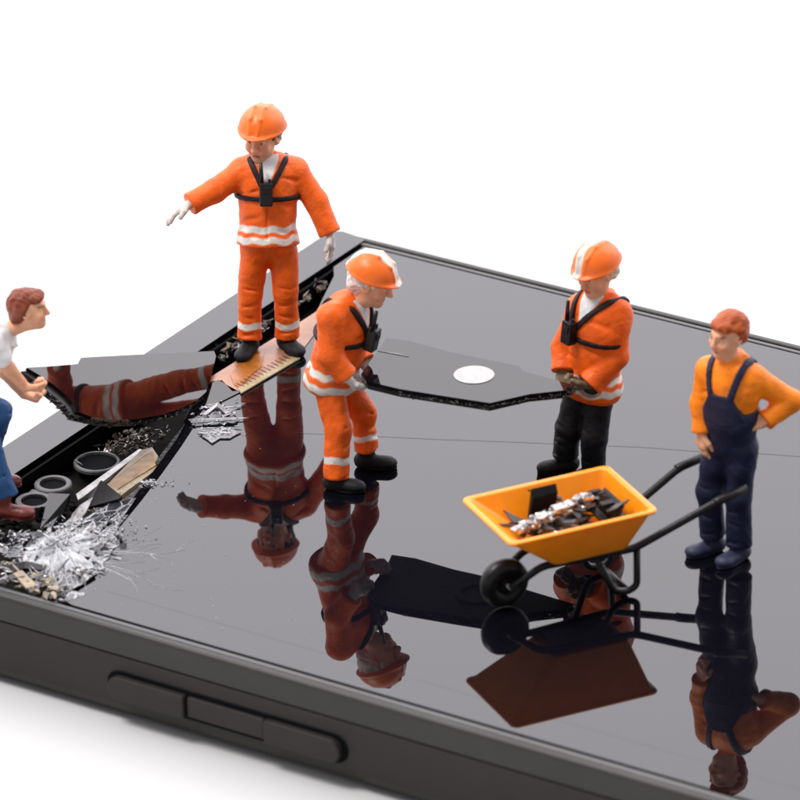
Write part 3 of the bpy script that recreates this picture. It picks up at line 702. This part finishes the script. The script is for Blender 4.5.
def flake(b, c, r, tilt=.5, th=.006):
    a = rng.uniform(0, 6.28); n = nrm(V3(rng.gauss(0, tilt), rng.gauss(0, tilt), 1)); e1 = nrm(np.cross(n, V3(math.cos(a), math.sin(a), .01))); e2 = np.cross(n, e1); k = rng.choice((3, 4, 4, 5))
    el = rng.uniform(.4, 1); b.prism([c+(e1*math.cos(2*math.pi*i/k+rng.uniform(-.4, .4))+e2*el*math.sin(2*math.pi*i/k+rng.uniform(-.4, .4)))*r*rng.uniform(.6, 1.1) for i in range(k)], th, -n)
def rubble(poly, n, zr, rr, m, name, label, cat='debris'):
    b = MB()
    for i, (x, y) in enumerate(scatter(poly, n, rng)):
        r = rng.uniform(*rr); c = W(x, y, rng.uniform(*zr)); q = rng.random()
        if q < .3: b.crumb(c, r, rng.uniform(0, 90), (rng.uniform(.6, 1.8), rng.uniform(.5, 1.1), rng.uniform(.25, .7)))
        elif q < .75: flake(b, c, r*1.5, .8, .008)
        else: sliver(b, c, rng.uniform(0, 6.3), r*4, r*.5, rng.uniform(-.4, .5), .01)
    o = b.build(name, m, None, W(*poly[0], -.2)); tag(o, label, cat, kind='stuff'); return o
rubble([(100, 445), (118, 432), (150, 428), (166, 436), (150, 447), (128, 455), (112, 450)], 170, (-.2, -.08), (.006, .02), M['browncrumb'], 'burnt_debris', 'brown burnt crumbs in the open trench under the lifted glass cover')
rubble([(60, 470), (100, 443), (170, 425), (172, 434), (130, 450), (80, 458)], 60, (-.2, -.1), (.008, .022), M['foil'], 'foil_debris', 'crumpled grey foil scraps at the back of the open trench')
rubble([(214, 352), (240, 334), (290, 300), (334, 272), (332, 284), (292, 312), (244, 346), (216, 362)], 150, (-.18, -.05), (.01, .028), M['foil'], 'foil_debris', 'grey and black scraps in the trench behind the standing worker')
rubble([(216, 352), (236, 338), (300, 296), (330, 278), (328, 284), (240, 346)], 40, (-.1, -.0), (.015, .035), M['browncrumb'], 'burnt_debris', 'tan crumbs in the trench behind the standing worker')
rubble([(2, 545), (40, 530), (60, 560), (92, 575), (62, 603), (20, 590), (2, 582)], 300, (-.1, .02), (.012, .04), M['foil'], 'foil_debris', 'shredded grey metal in the near corner of the smashed end')
rubble([(2, 560), (30, 566), (60, 575), (58, 598), (20, 588)], 50, (-.04, .03), (.01, .03), M['cream'], 'plastic_debris', 'cream plastic scraps in the near corner below the white burst')
rubble([(0, 520), (40, 510), (75, 500), (92, 520), (60, 540), (2, 548)], 160, (-.18, -.0), (.015, .05), M['chassis'], 'burnt_debris', 'charred lumps below the boots of the white shirted worker')
# white burst
c0 = W(62, 555, .0)
def crushed(n, cpx, spread, size, m, label, zt=.05, tilt=.6, sl=.12):
    b = MB(); c0 = W(*cpx, 0)
    for i in range(n):
        a = rng.uniform(0, 2*math.pi); r = abs(rng.gauss(0, 1))**.8; d = V3(math.cos(a)*r*spread[0], math.sin(a)*r*spread[1], 0)
        c = c0+HX*d[0]+HY*d[1]; c[2] = zt*math.exp(-r*r*.7)*rng.uniform(-.5, 1)+.004; sz = rng.uniform(*size)*(1.15-.25*min(r, 2))
        if rng.random() < sl: sliver(b, c, math.atan2(c[1]-c0[1], c[0]-c0[0])+rng.gauss(0, .9), sz*rng.uniform(1.5, 4.2), sz*rng.uniform(.3, .9), rng.uniform(-.3, .4), .006)
        else: flake(b, c, sz, tilt)
    return tag(b.build('crushed_glass', m, None, c0), label, 'crushed glass', kind='stuff')
def shattered(cpx, star, nr, na, m, zc, name):
    c = W(*cpx, 0); B_ = [W(x, y, 0)-c for x, y in star]; th = [math.atan2(v[1], v[0]) for v in B_]; rd = [math.hypot(v[0], v[1]) for v in B_]
    o = sorted(zip(th, rd)); th = [t for t, _ in o]; rd = [r for _, r in o]; th = [th[-1]-2*math.pi]+th+[th[0]+2*math.pi]; rd = [rd[-1]]+rd+[rd[0]]
    b = MB(); rows = []
    for k in range(nr+1):
        f = (k/nr)**1.25; row = []
        for a in range(na):
            q = -math.pi+2*math.pi*(a+rng.uniform(-.42, .42))/na; R_ = np.interp(q, th, rd)*(1 if k < nr else rng.uniform(.72, 1.12))
            ff = f*(1+rng.uniform(-.35, .35)/(k+1.5)); z = -.006+zc*(1-f)**2+rng.uniform(-.5, 1)*.034*(1-f)**.7+(.0 if k < nr else .0)
            row.append(b.b.verts.new((c[0]+math.cos(q)*R_*ff, c[1]+math.sin(q)*R_*ff, z)))
        rows.append(row)
    for k in range(nr):
        for a in range(na):
            A, B2, C, D = rows[k][a], rows[k][(a+1) % na], rows[k+1][(a+1) % na], rows[k+1][a]
            if rng.random() < .5: T_ = ((A, B2, C), (A, C, D))
            else: T_ = ((A, B2, D), (B2, C, D))
            for t in T_:
                if k > nr*.55 and rng.random() < .12: continue
                b.b.faces.new(t)
    return b.build(name, m, phone, normals=False)
m = mat('shattered laminated glass', (.2, .2, .22), .1, ior=1.7); M['shatter'] = m; n_ = m.node_tree.nodes; l_ = m.node_tree.links; bs = n_['Principled BSDF']
tcn = n_.new('ShaderNodeTexCoord'); gr = n_.new('ShaderNodeVectorMath'); gr.operation = 'SUBTRACT'; cc0 = W(58, 553, 0)-V3(4.6, -.87, -.74); gr.inputs[1].default_value = tuple(cc0)
l_.new(tcn.outputs['Object'], gr.inputs[0]); sx = n_.new('ShaderNodeSeparateXYZ'); l_.new(gr.outputs[0], sx.inputs[0])
an_ = n_.new('ShaderNodeMath'); an_.operation = 'ARCTAN2'; l_.new(sx.outputs[1], an_.inputs[0]); l_.new(sx.outputs[0], an_.inputs[1])
ln_ = n_.new('ShaderNodeVectorMath'); ln_.operation = 'LENGTH'; l_.new(gr.outputs[0], ln_.inputs[0])
cb = n_.new('ShaderNodeCombineXYZ'); l_.new(an_.outputs[0], cb.inputs[0]); l_.new(ln_.outputs['Value'], cb.inputs[1])
mp = n_.new('ShaderNodeVectorMath'); mp.operation = 'MULTIPLY'; mp.inputs[1].default_value = (7, 5, 1); l_.new(cb.outputs[0], mp.inputs[0])
vo = n_.new('ShaderNodeTexVoronoi'); vo.feature = 'DISTANCE_TO_EDGE'; vo.inputs['Scale'].default_value = 1.6; l_.new(mp.outputs[0], vo.inputs['Vector'])
nz_ = n_.new('ShaderNodeTexNoise'); nz_.inputs['Scale'].default_value = 3; nz_.inputs['Detail'].default_value = 8; nz_.inputs['Roughness'].default_value = .75; l_.new(mp.outputs[0], nz_.inputs['Vector'])
rr_ = n_.new('ShaderNodeMapRange'); l_.new(ln_.outputs['Value'], rr_.inputs[0]); 
for k_, v_ in zip((1, 2, 3, 4), (.05, .55, .34, -.16)): rr_.inputs[k_].default_value = v_
ad = n_.new('ShaderNodeMath'); l_.new(nz_.outputs['Fac'], ad.inputs[0]); l_.new(rr_.outputs[0], ad.inputs[1])
st = n_.new('ShaderNodeMapRange'); l_.new(ad.outputs[0], st.inputs[0]); st.inputs[1].default_value = .52; st.inputs[2].default_value = .72
ed = n_.new('ShaderNodeMapRange'); l_.new(vo.outputs['Distance'], ed.inputs[0]); ed.inputs[1].default_value = .05; ed.inputs[2].default_value = .0
mxm = n_.new('ShaderNodeMath'); mxm.operation = 'MAXIMUM'; l_.new(st.outputs[0], mxm.inputs[0]); l_.new(ed.outputs[0], mxm.inputs[1])
cr = n_.new('ShaderNodeMix'); cr.data_type = 'RGBA'; cr.inputs[6].default_value = (.03, .03, .036, 1); cr.inputs[7].default_value = (.48, .49, .51, 1); l_.new(mxm.outputs[0], cr.inputs[0]); l_.new(cr.outputs[2], bs.inputs['Base Color'])
shattered((58, 553), [(160, 468), (150, 486), (134, 508), (124, 524), (120, 545), (112, 562), (98, 578), (72, 596), (52, 592), (34, 580), (18, 566), (10, 548), (26, 534), (44, 526), (62, 520), (82, 512), (100, 508), (128, 494), (150, 474)], 9, 40, M['shatter'], .075, 'shattered_glass')
shattered((214, 412), [(192, 418), (200, 412), (210, 404), (222, 404), (232, 410), (226, 416), (216, 419), (204, 421)], 4, 22, M['frost'], .01, 'shattered_glass')
crushed(1300, (56, 552), (.10, .11), (.006, .026), M['crush'], 'white burst of crushed glass at the point of impact', .11)
crushed(500, (58, 553), (.20, .22), (.004, .013), M['crush'], 'white glass dust sprinkled round the point of impact', .03, .5)
crushed(220, (78, 570), (.11, .04), (.006, .024), M['crush'], 'fan of white glass powder spreading right of the burst towards the display', .03, .3)
crushed(260, (95, 530), (.2, .2), (.005, .018), M['crushgrey'], 'fine grey glass flakes along the broken display edge', .02, .4)
crushed(110, (20, 540), (.18, .1), (.008, .028), M['crushgrey'], 'dull glass flakes under the boot of the white shirted worker', .05, .6)
crushed(46, (70, 546), (.22, .20), (.03, .065), M['frost'], 'larger angular frosted chips lying in and round the white burst', .05, .35, 0)
crushed(30, (84, 540), (.2, .22), (.025, .06), M['sheet'], 'dark mirror like glass chips lying round the white burst', .04, .25, 0)
b = MB()
def crack(p, a, L_, w):
    k = max(2, int(L_/.06)); pts = [p]; 
    for q in range(k):
        a += rng.gauss(0, .16); p = p+V3(math.cos(a), math.sin(a), 0)*L_/k; pts.append(p)
        if rng.random() < .22 and L_ > .15: crack(p, a+rng.choice((-1, 1))*rng.uniform(.3, .8), L_*.4, w*.6)
    for q in range(k):
        u = pts[q+1]-pts[q]; s_ = nrm(V3(-u[1], u[0], 0)); w0, w1 = w*(1-q/k), w*(1-(q+1)/k)
        b.prism([pts[q]-s_*w0, pts[q+1]-s_*w1*.99-s_*1e-5, pts[q+1]+s_*w1+s_*1e-5, pts[q]+s_*w0], .0012)
for i in range(20):
    a = math.radians(-5+72*i/19+rng.uniform(-4, 4)); p = c0+V3(math.cos(a), math.sin(a), 0)*rng.uniform(.25, .4); p[2] = -.0058; crack(p, a, rng.uniform(.12, .5), rng.uniform(.0012, .0034))
tag(b.build('crack_lines', M['crackline'], phone), kind='stuff')
b = MB()
for i in range(60):
    x, y = scatter([(190, 415), (212, 400), (240, 398), (246, 415), (232, 432), (204, 436), (190, 426)], 1, rng)[0]
    if i % 3: flake(b, W(x, y, .004+rng.uniform(0, .008)), rng.uniform(.008, .025), .25)
    else: sliver(b, W(x, y, .004+rng.uniform(0, .01)), rng.gauss(.6, .5), rng.uniform(.04, .13), rng.uniform(.004, .012), rng.uniform(-.02, .08), .004)
tag(b.build('glass_splinters', M['crushgrey'], None, W(215, 420)), 'loose clear splinters beside the copper strip corner', 'crushed glass', kind='stuff')
def shard(pxs, zs, m, label, th=.03, name='glass_shard'):
    o, P, n = slab(pxs, zs, th, name, m); tag(o, label, 'glass shard', 'broken glass shards'); return o
shard([(49, 493), (70, 494), (64, 512), (50, 531), (40, 529)], [.05, .06, .02, -.02, -.02], M['glass'], 'flat grey glass shard standing beside the camera rings')
shard([(18, 536), (38, 531), (54, 538), (40, 549), (24, 548)], [.02, .04, .0, .0, .0], M['glass'], 'small grey glass shard just above the white burst')
shard([(101, 480), (122, 496), (118, 499), (88, 507), (76, 516)], [.07, .04, .03, .0, .0], M['black'], 'black pointed shard lying across the cream battery strip')
shard([(72, 514), (80, 505), (93, 497), (86, 512), (76, 526), (68, 531)], [.02, .03, .03, .0, .0, .0], M['foil'], 'crumpled dark shard between the flat grey shard and the battery strip')
shard([(202, 436), (206, 431), (214, 430), (222, 426), (229, 429), (241, 432), (235, 435), (230, 438), (220, 438), (212, 443), (207, 439)], .004, M['frost'], 'frosted cracked shard lying flat on the display near the copper strip', .008)
crushed(110, (221, 434), (.075, .03), (.004, .013), M['crush'], 'small heap of white glass flakes on the flat frosted shard', .012, .25)
crushed(70, (150, 483), (.12, .04), (.004, .016), M['crush'], 'line of white glass flakes along the broken display edge', .012, .25)
shard([(188, 419), (238, 417), (236, 420), (192, 423)], [.03, .02, .02, .01], M['frost'], 'long thin clear sliver beside the lifted cover corner', .008)
shard([(202, 414), (218, 402), (230, 412), (226, 414), (217, 406), (206, 415)], [.02, .05, .01, .01, .045, .015], M['crushgrey'], 'bent grey sliver with a peaked middle', .008)
shard([(3, 566), (26, 561), (48, 566), (50, 571), (24, 568), (5, 574)], [.02, .04, .02, .01, .03, .0], M['black'], 'curved black strip lying in the near corner debris', .03)
shard([(13, 573), (22, 570), (36, 584), (40, 592), (26, 588)], [.03, .04, .02, .01, .0], M['cream'], 'cream bent plastic piece at the near frame edge', .02, 'plastic_scrap')

b = MB()
for i in range(110):
    x, y = rng.uniform(90, 330), rng.uniform(430, 640)
    if y < 800-1.6*x-60 or y > 590+.28*x: continue
    flake(b, W(x, y, -.003), rng.uniform(.0015, .005), .1, .002)
tag(b.build('glass_dust', M['crush'], None, W(200, 520)), 'few specks of glass dust scattered over the display right of the burst', 'glass dust', kind='stuff')
# ------------------------------------------------------------------ plate carried by two workers
ZP = .92
def plate_point(px, py, z=ZP): return W(px, py, z)
pp = [(366, 381), (361, 374), (382, 345), (386, 338), (410, 341), (450, 352), (519, 366), (523, 371), (574, 385), (566, 390), (530, 394), (490, 403), (450, 397), (400, 389)]
P = [W(x, y, ZP) for x, y in pp]
plate = empty('glass_plate', P[0], 'dark glass plate with a white round button carried by two workers', 'glass plate')
b = MB(); b.prism(P, .03); b.build('glass_sheet', M['sheet'], plate)
b = MB(); Q = []
ctr = sum(P)/len(P)
for i, p in enumerate(P): Q.append(ctr+(p-ctr)*(.992 if i % 2 else .982)-V3(0, 0, .031))
b.prism(Q, .038); b.build('backing', M['black'], plate, bevel=.006)
c = W(474, 374.5, ZP+.0045); N = 40
b = MB(); b.prism([c+V3(.148*math.cos(2*math.pi*i/N), .148*math.sin(2*math.pi*i/N), 0) for i in range(N)], .004); b.build('round_button', M['white'], plate)
def rg(zc, ri, ro, name, m, th):
    b = MB(); Pq = []
    for (r, zz) in ((ri, 0), (ro, 0), (ro, -th), (ri, -th)): Pq += [V3(c[0]+r*math.cos(2*math.pi*i/N), c[1]+r*math.sin(2*math.pi*i/N), zc+zz) for i in range(N)]
    b.poly(Pq, [(k*N+i, k*N+(i+1) % N, ((k+1) % 4)*N+(i+1) % N, ((k+1) % 4)*N+i) for k in range(4) for i in range(N)]); b.build(name, m, plate)
rg(ZP-.071, .12, .165, 'button_ring', M['ring'], .012)
def torn(P, i0, i1, n, off, par):
    b = MB()
    for i in range(n):
        t = i/(n-1); k = i0+t*(i1-i0); j = min(int(k), len(P)-2); p = P[j]+(P[j+1]-P[j])*(k-j)
        b.crumb(p+off*rng.uniform(.5, 1.25), rng.uniform(.006, .013), rng.uniform(0, 50), (2.6, .6, .6))
    tag(b.build('torn_edge', M['tornblack'], par), kind='stuff')
torn(P, 8, 13, 70, V3(0, 0, -.045), plate)
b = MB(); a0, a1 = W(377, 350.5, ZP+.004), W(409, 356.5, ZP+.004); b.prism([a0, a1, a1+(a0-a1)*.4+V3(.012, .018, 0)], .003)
b.build('painted_glint', M['frost'], plate)  # thin frosted sliver standing in for a glint on the plate

# ------------------------------------------------------------------ cover being lifted at the left
CVA = -.06
anchor = [W(214, 351, .06)]; nC = nrm(HX*.605+HY*CVA+V3(0, 0, .796))
def onplane(px, py):
    d = FW+RT*(px-400)/FPX-UP*(py-400)/FPX; return EYE+d*((anchor[0]-EYE)@nC)/(d@nC)
cv = [(22, 368), (48, 366.5), (78, 364), (81, 358), (84, 357.5), (150, 354), (214, 351), (216, 356), (211, 378), (206, 392), (196, 401), (180, 409), (160, 415), (138, 419), (115, 420), (92, 417), (74, 413), (67, 404), (58, 396), (44, 385), (33, 376)]
P = [onplane(*p) for p in cv]; PS = [onplane(*p) for p in [(27, 367.6)]+cv[1:16]+[(76, 411), (73, 403), (66, 395), (54, 385), (41, 376)]]
cover = empty('glass_cover', P[8], 'curved broken dark glass cover being lifted off by the white shirted worker', 'glass cover')
b = MB(); b.prism(PS, .025, -nC); b.build('glass_sheet', M['sheet'], cover)
ctr = sum(P)/len(P); b = MB(); b.prism([ctr+(p-ctr)*.985-nC*.026 for p in P], .055, -nC); b.build('backing', M['black'], cover, bevel=.006)
torn(P, 9, len(P)-1, 110, -nC*.055, cover)

# ------------------------------------------------------------------ wheelbarrow
U = nrm(V3(.54, .845, 0)); Vv = V3(U[1], -U[0], 0)              # along the barrow (wheel to handles), and towards its near side
RC = V3(2.675, -2.09, 0); ZR = .72
wb = empty('wheelbarrow', RC, 'orange tray wheelbarrow with black frame full of broken phone parts', 'wheelbarrow')
def B(u, v, z): return RC+U*u+Vv*v+V3(0, 0, z)
def rrect(hu, hv, z, r, cu=0, cvv=0, n=5):
    P = []
    for (su, sv, a0) in ((1, 1, 0), (-1, 1, 90), (-1, -1, 180), (1, -1, 270)):
        for i in range(n+1): a = math.radians(a0+90*i/n); P.append(B(cu+su*(hu-r)+r*math.cos(a), cvv+sv*(hv-r)+r*math.sin(a), z))
    return P
b = MB(); LV = [(.28, .175, .362, .05, .15), (.295, .19, .357, .06, .15), (.305, .20, .368, .06, .15), (.545, .375, .69, .05, 0), (.575, .40, .70, .05, 0), (.58, .405, .712, .05, 0), (.575, .40, .724, .05, 0), (.545, .37, .724, .05, 0), (.53, .36, .715, .05, 0), (.29, .19, .395, .05, .15), (.28, .175, .388, .05, .15)]
R_ = [rrect(hu, hv, z, r, cu) for hu, hv, z, r, cu in LV]; N = len(R_[0])
b.poly([p for r in R_ for p in r], [(k*N+i, k*N+(i+1) % N, (k+1)*N+(i+1) % N, (k+1)*N+i) for k in range(len(R_)-1) for i in range(N)]+[tuple(range(N))[::-1], tuple((len(R_)-1)*N+i for i in range(N))])
tray = b.build('tray', M['tray'], wb, smooth=True); me = tray.data
tray.modifiers.new('wn', 'WEIGHTED_NORMAL')
for sv, hx in ((1, 0), (-1, 1)):
    hv = .27 if sv > 0 else -.33
    b = MB(); b.tube(filletpath([B(-.42, sv*.10-.04, .18), B(-.20, sv*.14-.03, .33), B(.50, sv*.19-.02, .335), B(1.13, hv-.02, .60), B(1.33, hv, .655)], .06), .028, 12)
    rail = b.build('rail', M['black'], wb, smooth=True)
    b = MB(); b.tube(filletpath([B(1.10, hv-.02, .588), B(1.14, hv-.02, .605), B(1.345, hv, .66)], .03), .034, 12); b.build('grip', M['black'], rail, smooth=True)
    b = MB(); b.tube(filletpath([B(.52, sv*.19-.02, .33), B(.50, sv*.21, .06), B(.43, sv*.21, .028), B(.32, sv*.21, .05), B(.20, sv*.18-.02, .33)], .06), .026, 10)
    b.build('leg', M['black'], wb, smooth=True)
b = MB(); b.tube([B(.43, -.21, .034), B(.43, .21, .034)], .02, 10); b.build('cross_brace', M['black'], wb, smooth=True)
b = MB(); b.box(B(.15, -.02, .338), U*.24, Vv*.15, V3(0, 0, .014)); b.build('tray_support', M['black'], wb, bevel=.004)
wc = B(-.42, -.04, .185)
wheel = empty('wheel', (0, 0, 0)); wheel.parent = wb; wheel.location = tuple(wc-RC)
wheel['_o'] = tuple(wc)
b = MB(); N = 40; b.tube([wc+U*.12*math.cos(2*math.pi*i/N)+V3(0, 0, .12*math.sin(2*math.pi*i/N)) for i in range(N)], .065, 14, closed=True); b.build('tyre', M['black'], wheel, smooth=True, origin=wc)
def disc(ctr, ax, r, th, b):
    e1 = nrm(np.cross(ax, V3(0, 0, 1))); e2 = np.cross(ax, e1)
    b.prism([ctr+ax*th/2+(e1*math.cos(2*math.pi*i/28)+e2*math.sin(2*math.pi*i/28))*r for i in range(28)], th, -ax)
b = MB(); disc(wc, Vv, .105, .05, b); disc(wc, Vv, .045, .10, b); b.build('rim', M['black'], wheel, bevel=.004, origin=wc)
b = MB(); b.tube([wc-Vv*.115, wc+Vv*.115], .017, 10); b.build('axle', M['ring'], wheel, smooth=True, origin=wc)

# load in the barrow
def piece(name, label, cat, m, fn, bevel=.004, smooth=False):
    b = MB(); fn(b); o = b.build(name, m, None, B(0, 0, .42), bevel=bevel, smooth=smooth); return tag(o, label, cat, 'broken phone parts in the wheelbarrow')
def grid(b):
    o = B(.26, .0, .56); u = nrm(U*1.0-Vv*.1+V3(0, 0, .12)); v = nrm(Vv*1+V3(0, 0, -.04)); n = np.cross(u, v)
    for k in range(4): b.box(o+u*(-.2+.125*k), u*.028, v*.17, n*.013)
    for s_ in (-1, 1): b.box(o+v*.175*s_-u*.01, u*.235, v*.022, n*.015)
piece('slotted_bracket', 'black slotted bracket lying in the tray near the handles', 'bracket', M['black'], grid)
def rail(b):
    p0, p1 = B(-.42, .12, .66), B(.24, -.02, .745); u = nrm(p1-p0); w = nrm(np.cross(u, V3(0, 0, 1))); n = np.cross(w, u)
    for k in range(16):
        t = (k+.5)/16; c = p0+(p1-p0)*t; ru = nrm(u+w*rng.gauss(0, .25)+n*rng.gauss(0, .25)); rw = nrm(w-ru*(w@ru)); rn = np.cross(rw, ru)
        b.box(c+n*rng.uniform(-.018, .012), ru*rng.uniform(.025, .045), rw*rng.uniform(.025, .045), rn*rng.uniform(.006, .02))
piece('metal_rail', 'long bent chrome strip lying diagonally on top of the load', 'metal strip', M['chrome'], rail)
def crum(b):
    for k in range(60):
        t = rng.random(); b.crumb(B(-.38+.6*t, .08-.09*t+rng.uniform(-.05, .05), .63+.09*t+rng.uniform(-.03, .03)), rng.uniform(.012, .03), rng.uniform(0, 80), (1.6, .6, .5))
piece('crumpled_foil', 'crumpled silver foil shielding wrapped round the chrome strip', 'foil', M['chrome'], crum, 0)
piece('small_chip', 'black square chip standing upright behind the chrome strip', 'chip', M['black'], lambda b: b.box(B(-.06, -.15, .67), U*.10, Vv*.014+V3(0, 0, -.03), V3(0, 0, .105)+U*.015))
piece('metal_clip', 'dark plate leaning on the tray wall at the handle end', 'clip', M['black'], lambda b: (b.box(B(.385, .0, .60), U*.02+V3(0, 0, .02), Vv*.16, V3(0, 0, .07)+U*.03), b.box(B(.33, -.12, .685), U*.05, Vv*.02, V3(0, 0, .016)), b.box(B(.35, .04, .665), U*.05, Vv*.03, V3(0, 0, .014))))
def scr(b):
    for k in range(60): u = rng.uniform(-.34, .05); b.crumb(B(u, rng.uniform(-.02, .16), rng.uniform(.54, .62)), rng.uniform(.015, .035), rng.uniform(0, 80), (1.3, .8, .5))
piece('burnt_scrap', 'burnt brown lump of scrap at the wheel end of the load', 'scrap', M['browncrumb'], scr, 0)
def rod(b):
    b.tube([B(-.16, .10, .60), B(-.08, .2, .60), B(.04, .27, .565)], .016, 8); b.tube([B(-.16, .10, .60), B(-.13, .04, .66), B(-.05, .0, .69)], .013, 8)
piece('metal_pin', 'bright bent pin poking out towards the near tray wall', 'pin', M['chrome'], rod, 0, True)
def base_lump(b):
    for k in range(40): b.crumb(B(rng.uniform(-.14, .2), rng.uniform(-.11, .12), rng.uniform(.45, .54)), rng.uniform(.02, .045), rng.uniform(0, 80), (1.3, 1, .5))
def thin(b):
    for k in range(26):
        c = B(rng.uniform(-.3, .34), rng.uniform(-.2, .12), rng.uniform(.55, .69)); sliver(b, c, rng.uniform(0, 6.3), rng.uniform(.12, .26), rng.uniform(.03, .08), rng.uniform(-.1, .5), .012)
piece('dark_splinters', 'thin dark jagged splinters sticking out of the load up to the tray rim', 'splinters', M['tornblack'], thin, 0)
piece('charred_scrap', 'charred black scrap heaped at the bottom of the tray', 'scrap', M['chassis'], base_lump, 0)
for o in list(SC.objects):
    if '_o' in o: del o['_o']
